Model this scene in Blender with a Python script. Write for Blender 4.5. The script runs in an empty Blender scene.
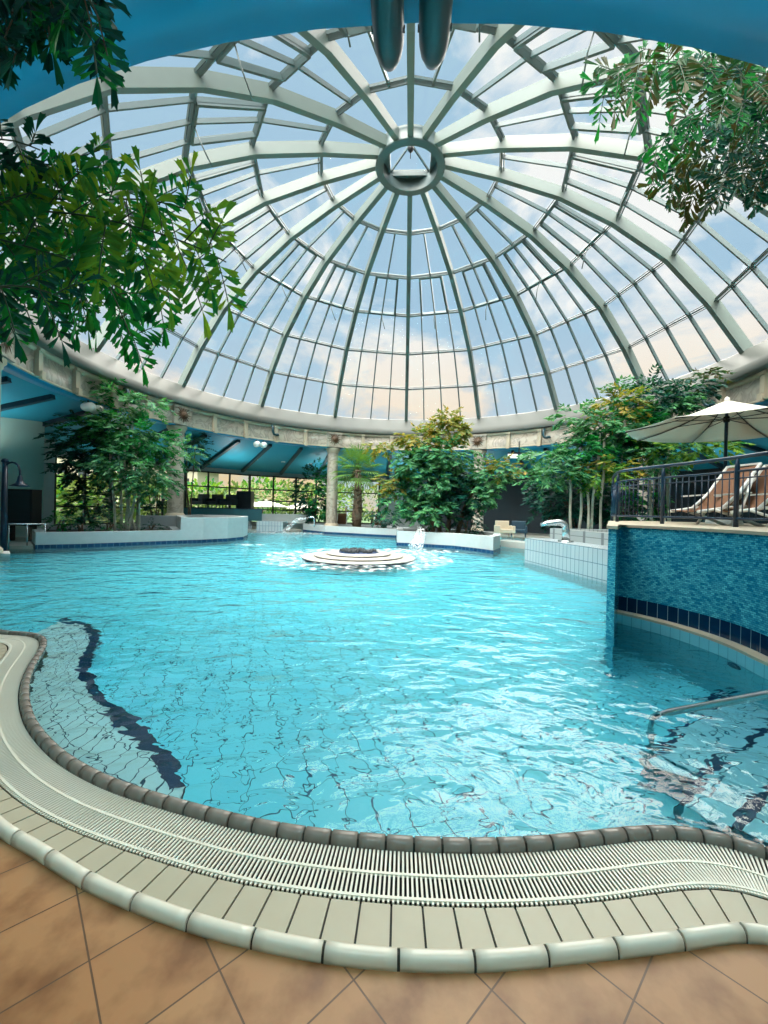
import bpy, math, random
from mathutils import Vector, Matrix, noise
R = math.radians
PI = math.pi
random.seed(7)
SC = bpy.context.scene
COL = SC.collection

# ------------------------------------------------------------------ camera
F = 412.95
YAW, PIT, ROL = R(-2.491), R(-0.309), R(1.351)
EYE = Vector((0, 0, 1.5))
_f = Vector((math.sin(YAW), math.cos(YAW), 0)); _r = Vector((math.cos(YAW), -math.sin(YAW), 0)); _u = Vector((0, 0, 1))
FW = _f * math.cos(PIT) + _u * math.sin(PIT)
UP0 = -_f * math.sin(PIT) + _u * math.cos(PIT)
RT = _r * math.cos(ROL) + UP0 * math.sin(ROL)
UP = -_r * math.sin(ROL) + UP0 * math.cos(ROL)

def ray(px, py):
    return FW + RT * ((px - 384) / F) - UP * ((py - 512) / F)

def at(px, py, d):          # surveyed point: direction and distance
    return EYE + ray(px, py) * d

def on(px, py, z=0.0):      # surveyed point on a level plane
    v = ray(px, py)
    return EYE + v * ((z - EYE.z) / v.z)

def xy(px, d):              # plan position for a column of the photo at a distance
    p = at(px, 512, d)
    return Vector((p.x, p.y, 0))

cd = bpy.data.cameras.new('camera'); co = bpy.data.objects.new('camera', cd); COL.objects.link(co)
cd.sensor_fit = 'HORIZONTAL'; cd.sensor_width = 36; cd.lens = F / 768 * 36; cd.clip_start = 0.05; cd.clip_end = 500
m = Matrix((RT, UP, -FW)).transposed().to_4x4(); m.translation = EYE
co.matrix_world = m
SC.camera = co

# ------------------------------------------------------------------ materials
def nmat(name):
    m = bpy.data.materials.new(name); m.use_nodes = True
    nt = m.node_tree; return m, nt, nt.nodes['Principled BSDF']

def N(nt, t, **kw):
    n = nt.nodes.new(t)
    for k, v in kw.items():
        if k.startswith('i_'):
            n.inputs[k[2:].replace('_', ' ')].default_value = v
        else: setattr(n, k, v)
    return n

def L(nt, a, b): nt.links.new(a, b)

def rgb(r, g, b):           # sRGB 0-255 to linear
    f = lambda c: (c / 255 / 12.92) if c <= 10 else ((c / 255 + .055) / 1.055) ** 2.4
    return (f(r), f(g), f(b), 1)

def mix_color(nt, fac, a, b):
    n = N(nt, 'ShaderNodeMix', data_type='RGBA')
    if isinstance(fac, float): n.inputs[0].default_value = fac
    else: L(nt, fac, n.inputs[0])
    for i, c in ((6, a), (7, b)):
        if isinstance(c, tuple): n.inputs[i].default_value = c
        else: L(nt, c, n.inputs[i])
    return n.outputs[2]

def ramp(nt, fac, p0, p1, c0=(0, 0, 0, 1), c1=(1, 1, 1, 1)):
    n = N(nt, 'ShaderNodeValToRGB'); L(nt, fac, n.inputs[0])
    n.color_ramp.elements[0].position = p0; n.color_ramp.elements[0].color = c0
    n.color_ramp.elements[1].position = p1; n.color_ramp.elements[1].color = c1
    return n.outputs[0]

def noise_tex(nt, scale, detail=4, coord='Object', mapscale=None):
    tc = N(nt, 'ShaderNodeTexCoord'); n = N(nt, 'ShaderNodeTexNoise'); n.inputs['Scale'].default_value = scale; n.inputs['Detail'].default_value = detail
    if mapscale:
        mp = N(nt, 'ShaderNodeMapping'); mp.inputs['Scale'].default_value = mapscale; L(nt, tc.outputs[coord], mp.inputs[0]); L(nt, mp.outputs[0], n.inputs[0])
    else: L(nt, tc.outputs[coord], n.inputs[0])
    return n.outputs[0]

def mat(name, c, rough=.5, var=.12, scale=3, metal=0, bump=0, bscale=30, c2=None, spec=.5):
    m, nt, b = nmat(name)
    n = noise_tex(nt, scale)
    c2 = c2 or tuple(x * (1 - var) for x in c[:3]) + (1,)
    L(nt, mix_color(nt, ramp(nt, n, .3, .7), c, c2), b.inputs['Base Color'])
    b.inputs['Roughness'].default_value = rough; b.inputs['Metallic'].default_value = metal
    b.inputs['Specular IOR Level'].default_value = spec
    if bump:
        bp = N(nt, 'ShaderNodeBump'); bp.inputs['Strength'].default_value = bump; bp.inputs['Distance'].default_value = .01
        L(nt, noise_tex(nt, bscale), bp.inputs['Height']); L(nt, bp.outputs[0], b.inputs['Normal'])
    return m

def brick_mat(name, c1, c2, mortar, bw, rh, ms, rough=.3, coord='Object', rot=0, loc=(0, 0, 0), offset=0.0, noise_amt=0, bump=.3, nscale=3, ndark=None):
    m, nt, b = nmat(name)
    tc = N(nt, 'ShaderNodeTexCoord'); mp = N(nt, 'ShaderNodeMapping', vector_type='TEXTURE')
    mp.inputs['Rotation'].default_value = (0, 0, rot); mp.inputs['Location'].default_value = loc
    L(nt, tc.outputs[coord], mp.inputs[0])
    br = N(nt, 'ShaderNodeTexBrick', offset=offset, squash=1.0)
    br.inputs['Color1'].default_value = c1; br.inputs['Color2'].default_value = c2; br.inputs['Mortar'].default_value = mortar
    br.inputs['Scale'].default_value = 1; br.inputs['Brick Width'].default_value = bw; br.inputs['Row Height'].default_value = rh
    br.inputs['Mortar Size'].default_value = ms; br.inputs['Mortar Smooth'].default_value = .1; br.inputs['Bias'].default_value = 0
    L(nt, mp.outputs[0], br.inputs[0])
    col = br.outputs[0]
    if noise_amt:
        n = noise_tex(nt, nscale, 8)
        col = mix_color(nt, ramp(nt, n, .42, .68), col, ndark) if ndark and noise_amt == 1 else mix_color(nt, noise_amt, col, mix_color(nt, ramp(nt, n, .35, .65), col, ndark))
        mo = mix_color(nt, br.outputs[1], col, mortar); col = mo
    L(nt, col, b.inputs['Base Color']); b.inputs['Roughness'].default_value = rough
    if bump:
        bp = N(nt, 'ShaderNodeBump', invert=True); bp.inputs['Strength'].default_value = bump; bp.inputs['Distance'].default_value = .004
        L(nt, br.outputs[1], bp.inputs['Height']); L(nt, bp.outputs[0], b.inputs['Normal'])
    return m

M = {}
M['frame'] = mat('white_painted_steel', rgb(104, 116, 110), .45, .06)
M['beamring'] = mat('ring_beam_paint', rgb(98, 102, 96), .5, .06, 1)
M['frame_dark'] = mat('grey_glazing_bar', rgb(84, 100, 100), .4, .08)
M['cream'] = mat('cream_plaster', rgb(176, 166, 144), .7, .08, 4)
M['blue'] = mat('blue_paint', rgb(0, 138, 178), .5, .1, .7, c2=rgb(0, 128, 168))
M['teal'] = mat('teal_paint', rgb(40, 150, 176), .55, .1, .6)
M['beam'] = mat('dark_teal_beam', rgb(14, 50, 66), .5)
M['plaster'] = mat('white_plaster', rgb(160, 168, 168), .75, .08, 6, bump=.3, bscale=60)
M['plaster_grey'] = mat('grey_plaster', rgb(168, 176, 172), .75, .1, 3)
M['wall_green'] = mat('pale_green_plaster', rgb(176, 202, 190), .75, .06, 1)
M['navy'] = brick_mat('navy_tile', rgb(8, 44, 78), rgb(12, 58, 92), rgb(90, 120, 140), .125, .25, .004, .15, 'UV')
M['whitetile'] = brick_mat('white_wall_tile', rgb(164, 176, 180), rgb(156, 170, 174), rgb(96, 116, 126), .17, .34, .009, .25, 'UV')
M['greytile'] = brick_mat('grey_wall_tile', rgb(150, 160, 160), rgb(140, 152, 152), rgb(95, 105, 108), .14, .3, .01, .4, 'UV')
M['pale'] = mat('pale_glazed_tile', rgb(176, 168, 144), .4, .05, 8)
M['step'] = mat('white_bullnose_tile', rgb(226, 218, 200), .22, .03, 8)
M['rim'] = mat('grey_rim_tile', rgb(140, 130, 120), .22, .12, 9)
M['grout'] = mat('dark_grout', rgb(60, 62, 58), .9)
M['grate'] = mat('white_plastic_grate', rgb(226, 222, 204), .35, .03)
M['stone'] = mat('pale_fountain_stone', rgb(166, 164, 154), .5, .1, 6)
M['black'] = mat('black_satin', rgb(10, 14, 16), .4)
M['darkgreen_metal'] = mat('dark_green_enamel', rgb(6, 58, 66), .35, .1)
M['navy_metal'] = mat('navy_lacquered_steel', rgb(16, 44, 66), .3)
M['steel'] = mat('brushed_steel', rgb(190, 196, 196), .25, .05, metal=.9)
M['gold'] = mat('dull_bronze', rgb(88, 66, 42), .5, .2)
M['canvas'] = mat('white_canvas', rgb(204, 200, 184), .8, .03)
M['brown'] = mat('brown_sling_fabric', rgb(128, 90, 64), .8, .1)
M['white'] = mat('white_lacquer', rgb(228, 228, 222), .4, .04)
M['bark'] = mat('pale_bark', rgb(176, 178, 160), .8, .3, 9, bump=.6, bscale=14)
M['bark_dark'] = mat('brown_bark', rgb(92, 78, 60), .9, .4, 12, bump=.8, bscale=14)
M['soil'] = mat('dark_soil', rgb(48, 44, 36), 1, .4, 8, bump=1)
M['deck'] = mat('grey_stone_deck', rgb(150, 150, 140), .5, .15, 2)
M['lawn'] = mat('lawn', rgb(84, 110, 66), .9, .3, 2)
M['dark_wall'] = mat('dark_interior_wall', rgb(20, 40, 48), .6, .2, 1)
M['teal_dark'] = mat('dark_teal_panel', rgb(34, 92, 100), .5)
M['rattan'] = mat('dark_rattan', rgb(22, 34, 40), .6)
M['terracotta'] = brick_mat('terracotta_floor_tile', rgb(166, 122, 80), rgb(158, 112, 70), rgb(88, 62, 40), .316, .316, .003, .42, 'Object', R(45.0), tuple(on(353.7, 980, -.04))[:2] + (0,), 0, 1, .3, 6, rgb(120, 78, 42))
M['poolfloor'] = brick_mat('pool_floor_tile', rgb(140, 236, 248), rgb(126, 230, 246), rgb(10, 86, 120), .23, .23, .006, .3, 'Object', R(20), (0, 0, 0), 0, bump=0)
M['benchtile'] = brick_mat('bench_tile', rgb(246, 250, 248), rgb(238, 248, 248), rgb(20, 70, 96), .25, .125, .005, .3, 'UV', bump=0)
M['steptile'] = brick_mat('submerged_step_tile', rgb(190, 232, 240), rgb(180, 226, 236), rgb(24, 90, 116), .25, .25, .005, .3, 'UV', bump=0)
M['bench_navy'] = mat('bench_navy_edge', rgb(4, 44, 84), .3)

def marble():
    m, nt, b = nmat('veined_marble')
    tc = N(nt, 'ShaderNodeTexCoord'); n = N(nt, 'ShaderNodeTexNoise'); n.inputs['Scale'].default_value = 1.6; n.inputs['Detail'].default_value = 6; n.inputs['Distortion'].default_value = 1.8
    L(nt, tc.outputs['Object'], n.inputs[0])
    v = ramp(nt, n.outputs[0], .44, .5); v2 = ramp(nt, n.outputs[0], .5, .6)
    c = mix_color(nt, v, rgb(166, 160, 144), rgb(132, 128, 116)); c = mix_color(nt, v2, c, rgb(162, 158, 144))
    L(nt, c, b.inputs['Base Color']); b.inputs['Roughness'].default_value = .3
    return m
M['marble'] = marble()

def mosaic():
    m, nt, b = nmat('blue_glass_mosaic')
    tc = N(nt, 'ShaderNodeTexCoord'); br = N(nt, 'ShaderNodeTexBrick', offset=.5)
    L(nt, tc.outputs['UV'], br.inputs[0])
    for k, v in (('Scale', 1), ('Brick Width', .045), ('Row Height', .022), ('Mortar Size', .0018), ('Bias', 0)): br.inputs[k].default_value = v
    br.inputs['Color1'].default_value = (0, 0, 0, 1); br.inputs['Color2'].default_value = (1, 1, 1, 1); br.inputs['Mortar'].default_value = (.3, .3, .3, 1)
    n = noise_tex(nt, 5, 3)
    c1 = mix_color(nt, br.outputs[0], rgb(20, 116, 152), rgb(96, 204, 216))
    c2 = mix_color(nt, ramp(nt, n, .4, .65), c1, rgb(34, 142, 172))
    c3 = mix_color(nt, .45, c1, c2)
    c4 = mix_color(nt, br.outputs[1], c3, rgb(20, 90, 116))
    L(nt, c4, b.inputs['Base Color']); b.inputs['Roughness'].default_value = .15
    return m
M['mosaic'] = mosaic()

def leafmat(name, c, c2, trans=.4, rough=.5):
    m = bpy.data.materials.new(name); m.use_nodes = True; nt = m.node_tree; nt.nodes.clear()
    out = N(nt, 'ShaderNodeOutputMaterial')
    geo = N(nt, 'ShaderNodeNewGeometry')
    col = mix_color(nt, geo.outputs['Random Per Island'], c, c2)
    d = N(nt, 'ShaderNodeBsdfPrincipled'); L(nt, col, d.inputs['Base Color']); d.inputs['Roughness'].default_value = rough; d.inputs['Specular IOR Level'].default_value = .3
    t = N(nt, 'ShaderNodeBsdfTranslucent'); 
    hs = N(nt, 'ShaderNodeMix', data_type='RGBA', blend_type='MULTIPLY'); hs.inputs[0].default_value = 1
    L(nt, col, hs.inputs[6]); hs.inputs[7].default_value = (1.5, 1.6, .7, 1); L(nt, hs.outputs[2], t.inputs[0])
    ms = N(nt, 'ShaderNodeMixShader'); ms.inputs[0].default_value = trans
    L(nt, d.outputs[0], ms.inputs[1]); L(nt, t.outputs[0], ms.inputs[2]); L(nt, ms.outputs[0], out.inputs[0])
    return m
M['green_stem'] = mat('green_stem', rgb(46, 66, 40), .6)
M['leaf_deep'] = leafmat('leaf_deep_green', rgb(4, 78, 52), rgb(30, 124, 54))
M['leaf_fish'] = leafmat('leaf_fishtail', rgb(10, 100, 54), rgb(116, 146, 44))
M['leaf_yellow'] = leafmat('leaf_yellow_green', rgb(70, 112, 50), rgb(150, 126, 56))
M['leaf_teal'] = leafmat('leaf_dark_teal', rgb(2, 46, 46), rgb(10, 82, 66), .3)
M['leaf_mid'] = leafmat('leaf_mid_green', rgb(10, 84, 62), rgb(84, 142, 90), .3)
M['leaf_olive'] = leafmat('leaf_olive_brown', rgb(16, 74, 40), rgb(70, 62, 32), .35)
M['leaf_palm'] = leafmat('leaf_fan_palm', rgb(14, 84, 44), rgb(98, 136, 62), .3)
M['leaf_out'] = leafmat('leaf_outdoor', rgb(60, 96, 60), rgb(134, 146, 80), .2)

def glassmat(name, tint, refl=.06):
    m = bpy.data.materials.new(name); m.use_nodes = True; nt = m.node_tree; nt.nodes.clear()
    out = N(nt, 'ShaderNodeOutputMaterial'); t = N(nt, 'ShaderNodeBsdfTransparent'); t.inputs[0].default_value = tint
    g = N(nt, 'ShaderNodeBsdfGlossy'); g.inputs['Roughness'].default_value = .02
    ms = N(nt, 'ShaderNodeMixShader'); ms.inputs[0].default_value = refl
    L(nt, t.outputs[0], ms.inputs[1]); L(nt, g.outputs[0], ms.inputs[2]); L(nt, ms.outputs[0], out.inputs[0])
    return m
M['glass'] = glassmat('dome_glass', (.96, .98, .98, 1), .03)
M['winglass'] = glassmat('window_glass', (.86, .93, .92, 1), .06)

def watermat():
    m = bpy.data.materials.new('pool_water'); m.use_nodes = True; nt = m.node_tree; nt.nodes.clear()
    out = N(nt, 'ShaderNodeOutputMaterial')
    tc = N(nt, 'ShaderNodeTexCoord')
    def nz(scale, det, dist, ms=(1, 1, 1), rot=0):
        mp = N(nt, 'ShaderNodeMapping'); mp.inputs['Scale'].default_value = ms; mp.inputs['Rotation'].default_value = (0, 0, rot)
        L(nt, tc.outputs['Object'], mp.inputs[0])
        n = N(nt, 'ShaderNodeTexNoise'); n.inputs['Scale'].default_value = scale; n.inputs['Detail'].default_value = det; n.inputs['Distortion'].default_value = dist
        L(nt, mp.outputs[0], n.inputs[0]); return n.outputs[0]
    a = nz(1.3, 2, .6, (1, 1.5, 1), .2); b = nz(4.2, 2, .5, (1, 1.3, 1), -.3)
    ad = N(nt, 'ShaderNodeMath', operation='MULTIPLY_ADD'); L(nt, b, ad.inputs[0]); ad.inputs[1].default_value = .34; L(nt, a, ad.inputs[2])
    bp = N(nt, 'ShaderNodeBump'); bp.inputs['Strength'].default_value = 1; bp.inputs['Distance'].default_value = .07; L(nt, ad.outputs[0], bp.inputs['Height'])
    rf = N(nt, 'ShaderNodeBsdfRefraction'); rf.inputs['IOR'].default_value = 1.33; rf.inputs['Roughness'].default_value = 0; rf.inputs[0].default_value = (.70, .97, 1, 1)
    gl = N(nt, 'ShaderNodeBsdfGlossy'); gl.inputs['Roughness'].default_value = .03
    fr = N(nt, 'ShaderNodeFresnel'); fr.inputs['IOR'].default_value = 1.33
    for n in (rf, gl, fr): L(nt, bp.outputs[0], n.inputs['Normal'])
    ms = N(nt, 'ShaderNodeMixShader'); L(nt, fr.outputs[0], ms.inputs[0]); L(nt, rf.outputs[0], ms.inputs[1]); L(nt, gl.outputs[0], ms.inputs[2])
    L(nt, ms.outputs[0], out.inputs[0])
    return m
M['water'] = watermat()

def foammat(name, density=.5, scale=9):
    m = bpy.data.materials.new(name); m.use_nodes = True; nt = m.node_tree; nt.nodes.clear()
    out = N(nt, 'ShaderNodeOutputMaterial'); t = N(nt, 'ShaderNodeBsdfTransparent'); d = N(nt, 'ShaderNodeBsdfDiffuse'); d.inputs[0].default_value = (.9, .95, .96, 1)
    n = noise_tex(nt, scale, 5); f = ramp(nt, n, density - .12, density + .15)
    ms = N(nt, 'ShaderNodeMixShader'); L(nt, f, ms.inputs[0]); L(nt, t.outputs[0], ms.inputs[1]); L(nt, d.outputs[0], ms.inputs[2]); L(nt, ms.outputs[0], out.inputs[0])
    return m
M['foam'] = foammat('foam', .61, 5)
M['jet'] = foammat('falling_water', .58, 14)

def emit(name, c, s):
    m, nt, b = nmat(name); b.inputs['Base Color'].default_value = c; b.inputs['Emission Color'].default_value = c; b.inputs['Emission Strength'].default_value = s
    return m
M['bulb'] = emit('lamp_glow', (1, .93, .8, 1), 4)

# ------------------------------------------------------------------ mesh builder
class MB:
    def __init__(s): s.v = []; s.f = []; s.uv = {}; s.sm = []
    def quadstrip(s, rings, closed=False, cap=False, smooth=True, flip=False):
        """rings: list of equal-length point lists"""
        n = len(rings[0]); o = len(s.v)
        for r in rings: s.v += [tuple(p) for p in r]
        for i in range(len(rings) - 1):
            for j in range(n if closed else n - 1):
                k = (j + 1) % n
                q = (o + i * n + j, o + i * n + k, o + (i + 1) * n + k, o + (i + 1) * n + j)
                s.f.append(q[::-1] if flip else q); s.sm.append(smooth)
        if cap:
            s.f.append(tuple(o + j for j in range(n))[::-1]); s.sm.append(False)
            e = o + (len(rings) - 1) * n
            s.f.append(tuple(e + j for j in range(n))); s.sm.append(False)
        return s
    def box(s, c, d, ux=Vector((1, 0, 0)), uy=Vector((0, 1, 0)), uz=Vector((0, 0, 1))):
        c = Vector(c); o = len(s.v)
        for z in (-.5, .5):
            for x, y in ((-.5, -.5), (.5, -.5), (.5, .5), (-.5, .5)):
                s.v.append(tuple(c + ux * (x * d[0]) + uy * (y * d[1]) + uz * (z * d[2])))
        for q in ((3, 2, 1, 0), (4, 5, 6, 7), (0, 1, 5, 4), (1, 2, 6, 5), (2, 3, 7, 6), (3, 0, 4, 7)):
            s.f.append(tuple(o + i for i in q)); s.sm.append(False)
        return s
    def bar(s, a, b, w, h, up=Vector((0, 0, 1))):
        a = Vector(a); b = Vector(b); d = b - a; l = d.length
        if l < 1e-6: return s
        d /= l; up = Vector(up); x = d.cross(up)
        if x.length < 1e-4: x = d.cross(Vector((1, 0, 0)))
        x.normalize(); z = x.cross(d).normalized()
        return s.box((a + b) / 2, (w, l, h), x, d, z)
    def tube(s, pts, r, n=8, cap=True):
        pts = [Vector(p) for p in pts]; rs = r if isinstance(r, (list, tuple)) else [r] * len(pts)
        rings = []; px = None
        for i, p in enumerate(pts):
            t = (pts[min(i + 1, len(pts) - 1)] - pts[max(i - 1, 0)]).normalized()
            if px is None: px = t.orthogonal().normalized()
            px = (px - t * px.dot(t)).normalized(); py = t.cross(px)
            rings.append([p + (px * math.cos(a) + py * math.sin(a)) * rs[i] for a in [2 * PI * k / n for k in range(n)]])
        return s.quadstrip(rings, True, cap)
    def lathe(s, prof, c=(0, 0, 0), n=24, a0=0, a1=2 * PI, axis=None):
        """prof: list of (r,z)"""
        c = Vector(c); full = abs(a1 - a0 - 2 * PI) < 1e-6; m_ = n if full else n + 1
        rings = []
        for r, z in prof:
            ring = []
            for k in range(m_):
                a = a0 + (a1 - a0) * k / n; ring.append(c + Vector((r * math.sin(a), r * math.cos(a), z)))
            rings.append(ring)
        return s.quadstrip(rings, full, False, True, True)
    def prism(s, poly, z0, z1, bottom=True):
        o = len(s.v); n = len(poly)
        for z in (z0, z1):
            for p in poly: s.v.append((p[0], p[1], z))
        for i in range(n):
            j = (i + 1) % n; s.f.append((o + i, o + j, o + n + j, o + n + i)); s.sm.append(False)
        s.f.append(tuple(o + n + i for i in range(n))); s.sm.append(False)
        if bottom: s.f.append(tuple(o + i for i in range(n))[::-1]); s.sm.append(False)
        return s
    def build(s, name, material, parent=None, uvfn=None, loc=None):
        me = bpy.data.meshes.new(name)
        off = Vector(loc) if loc is not None else None
        vs = [tuple(Vector(v) - off) for v in s.v] if off else s.v
        me.from_pydata(vs, [], s.f)
        me.polygons.foreach_set('use_smooth', s.sm)
        if uvfn:
            ul = me.uv_layers.new(name='UVMap')
            for lp in me.loops:
                ul.data[lp.index].uv = uvfn(Vector(s.v[lp.vertex_index]))
        me.materials.append(material); me.validate(); me.update()
        o = bpy.data.objects.new(name, me); COL.objects.link(o)
        if off: o.location = off
        if parent is not None:
            o.parent = parent
            if off is None: o.matrix_parent_inverse = Matrix.Translation(-parent.location)
            else: o.location = off - parent.location
        return o

def tag(o, label=None, cat=None, group=None, kind=None):
    if label: o['label'] = label
    if cat: o['category'] = cat
    if group: o['group'] = group
    if kind: o['kind'] = kind
    return o

def empty(name, loc, label, cat, group=None, rz=0):
    o = bpy.data.objects.new(name, None); COL.objects.link(o); o.location = loc; o.rotation_euler = (0, 0, rz); o.empty_display_size = .2
    return tag(o, label, cat, group)

def uv_xz(v): return (v.x, v.z)

def catmull(pts, step=.02):
    pts = [Vector(p) for p in pts]; out = []
    P = [pts[0] * 2 - pts[1]] + pts + [pts[-1] * 2 - pts[-2]]
    for i in range(1, len(P) - 2):
        a, b, c, d = P[i - 1:i + 3]; n = max(2, int((c - b).length / step))
        for k in range(n):
            t = k / n
            out.append(.5 * ((2 * b) + (c - a) * t + (2 * a - 5 * b + 4 * c - d) * t * t + (3 * b - a - 3 * c + d) * t ** 3))
    out.append(pts[-1]); return out

def resample(pts, step=None, n=None):
    acc = [0]
    for i in range(1, len(pts)): acc.append(acc[-1] + (pts[i] - pts[i - 1]).length)
    T = acc[-1]; n = n or max(2, int(round(T / step))); out = []; j = 0
    for k in range(n + 1):
        s = T * k / n
        while j < len(acc) - 2 and acc[j + 1] < s: j += 1
        l = acc[j + 1] - acc[j]; out.append(pts[j].lerp(pts[j + 1], 0 if l == 0 else (s - acc[j]) / l))
    return out

def smooth(pts, it):
    for _ in range(it): pts = [pts[0]] + [(pts[i - 1] + pts[i] * 2 + pts[i + 1]) / 4 for i in range(1, len(pts) - 1)] + [pts[-1]]
    return pts

def normals(pts):           # horizontal normals, to the right of travel
    out = []
    for i in range(len(pts)):
        t = pts[min(i + 1, len(pts) - 1)] - pts[max(i - 1, 0)]; t.z = 0; t.normalize(); out.append(Vector((t.y, -t.x, 0)))
    return out

def offset(pts, d):
    return [p + n * d for p, n in zip(pts, normals(pts))]

DC = Vector((0, 15, 0)); A0 = R(.65)      # centre and orientation of the dome
PC = Vector((0, 14.88, 0)); PR = 11.6      # parapet circle
def pol(r, a, z, c=DC): return Vector((c.x + r * math.sin(a), c.y + r * math.cos(a), z))

# ------------------------------------------------------------------ dome
def build_dome():
    root = empty('glass_dome', (0, 15, 6.3), 'large round glazed dome with white ribs over the whole pool', 'glass dome')
    RR = [11.95, 10.73, 9.25, 7.35, 5.45, 3.27, 1.2]; HH = [7.36, 9.04, 10.65, 11.99, 12.97, 13.70, 14.2]
    def node(k, i, q=0.0):      # corner i of ring k, interpolated straight to the next corner
        a = pol(RR[k], A0 + R(22.5 * i), HH[k]); b = pol(RR[k], A0 + R(22.5 * (i + 1)), HH[k]); return a.lerp(b, q)
    cen = Vector((0, 15, 2.0))
    for i in range(16):
        # deep box rib following the ring corners
        rings = []; a = A0 + R(22.5 * i); t = Vector((math.cos(a), -math.sin(a), 0)) * .078
        for k in range(7):
            p = node(k, i); d = (cen - p).normalized(); dep = .31 if k < 6 else .28
            p0 = p - d * .06; p1 = p + d * dep
            rings.append([p0 - t, p0 + t, p1 + t, p1 - t])
        mb = MB().quadstrip(rings, True, True, False)
        # bottom flange of the rib
        fl = []
        for k in range(7):
            p = node(k, i); d = (cen - p).normalized(); p1 = p + d * (.31 if k < 6 else .28); t2 = t * 1.25
            fl.append([p1 - t2, p1 + t2, p1 + t2 + d * .03, p1 - t2 + d * .03])
        mb.quadstrip(fl, True, True, False)
        mb.build('rib', M['frame'], root)
    for k in range(1, 6):
        mb = MB()
        for i in range(16):
            a, b = node(k, i), node(k, i + 1); mid = (a + b) / 2; nrm = (mid - cen).normalized()
            mb.bar(a - nrm * .05, b - nrm * .05, .05, .14, nrm)
            e = nrm.cross((b - a).normalized()) * .07
            mb.bar(a + e, b + e, .03, .07, nrm); mb.bar(a - e, b - e, .03, .07, nrm)
        mb.build('purlin', M['frame_dark'], root)
    for i in range(16):
        mb = MB()
        for k in range(0, 5):
            for q in ((.5,) if k == 4 else (.25, .5, .75)):
                a, b = node(k, i, q), node(k + 1, i, q); nrm = ((a + b) / 2 - cen).normalized()
                mb.bar(a - nrm * .03, b - nrm * .03, .06, .13, nrm)
        mb.build('glazing_bar', M['frame_dark'], root)
    for i in range(16):             # opening roof vent in the third band
        q0, q1 = .25, .75
        c = [node(3, i, q0), node(3, i, q1), node(4, i, q1), node(4, i, q0)]; nrm = ((c[0] + c[2]) / 2 - cen).normalized()
        mb = MB()
        ins = [p.lerp((c[0] + c[2]) / 2, .05) - nrm * .1 for p in c]
        for j in range(4): mb.bar(ins[j], ins[(j + 1) % 4], .09, .12, nrm)
        v = mb.build('roof_vent', M['frame_dark'], root)
        s = (ins[0] + ins[1]) / 2
        MB().tube([s, s - nrm * .35 + Vector((0, 0, -.1)), s - nrm * .8 + Vector((.1, 0, -.3))], .02, 5).build('window_opener', M['frame_dark'], v)
    mb = MB()
    for k in range(0, 6):
        for i in range(16):
            o = len(mb.v); mb.v += [tuple(node(k, i)), tuple(node(k, i, 1)), tuple(node(k + 1, i, 1)), tuple(node(k + 1, i))]
            mb.f.append((o, o + 1, o + 2, o + 3)); mb.sm.append(False)
    mb.build('glazing', M['glass'], root)
    # oculus
    mb = MB().lathe([(.98, 13.80), (1.24, 13.80), (1.26, 13.86), (1.22, 13.9), (1.22, 14.22), (1.26, 14.28), (1.05, 14.3), (.98, 14.25), (.98, 13.80)], DC, 48)
    oc = mb.build('oculus_ring', M['frame_dark'], root)
    mb = MB(); h = .78; zt = 14.3; pk = Vector((0, 15, 14.75))
    cs = [Vector((sx * h, 15 + sy * h, zt)) for sx, sy in ((-1, -1), (1, -1), (1, 1), (-1, 1))]
    for j in range(4): mb.bar(cs[j], cs[(j + 1) % 4], .1, .22); mb.bar(cs[j], pk, .05, .07)
    mb.build('lantern_frame', M['frame_dark'], oc)
    mb = MB().lathe([(.02, 14.72), (.1, 14.68), (.1, 14.5), (.03, 14.42), (.012, 14.4), (.012, 14.2), (.001, 14.19)], DC, 12); mb.build('lantern_hub', M['black'], oc)
    mb = MB().lathe([(1.0, 14.27), (.9, 14.27)], DC, 32)
    for s_ in (1, -1):
        pass
    mb2 = MB()
    for j in range(4):
        a, b = cs[j], cs[(j + 1) % 4]; o = len(mb2.v); mb2.v += [tuple(a), tuple(b), tuple(pk)]; mb2.f.append((o, o + 1, o + 2)); mb2.sm.append(False)
    mb2.build('lantern_glass', M['glass'], oc)
    # plate closing the ring around the square lantern
    mb3 = MB(); n = 48; ring = [pol(1.0, 2 * PI * k / n, 14.26) for k in range(n)]
    inner = []
    for p in ring:
        d = p - DC; d.z = 0; s = h / max(abs(d.x), abs(d.y)); inner.append(Vector((d.x * min(s, 1) if s < 1 else d.x, 15 + (d.y * min(s, 1) if s < 1 else d.y), 14.26)))
    mb3.quadstrip([ring, inner], True, False, False); mb3.build('lantern_plate', M['frame_dark'], oc)
    return root
build_dome()

# ring beam below the glass
NR = 96
tag(MB().lathe([(11.62, 6.28), (11.38, 6.30), (11.36, 6.36), (11.36, 6.62), (11.5, 6.72), (11.66, 7.28), (11.8, 7.36), (12.15, 7.38), (12.3, 7.2), (12.3, 6.28), (11.62, 6.28)], DC, NR).build('trim_1', M['beamring']), kind='structure')

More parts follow.
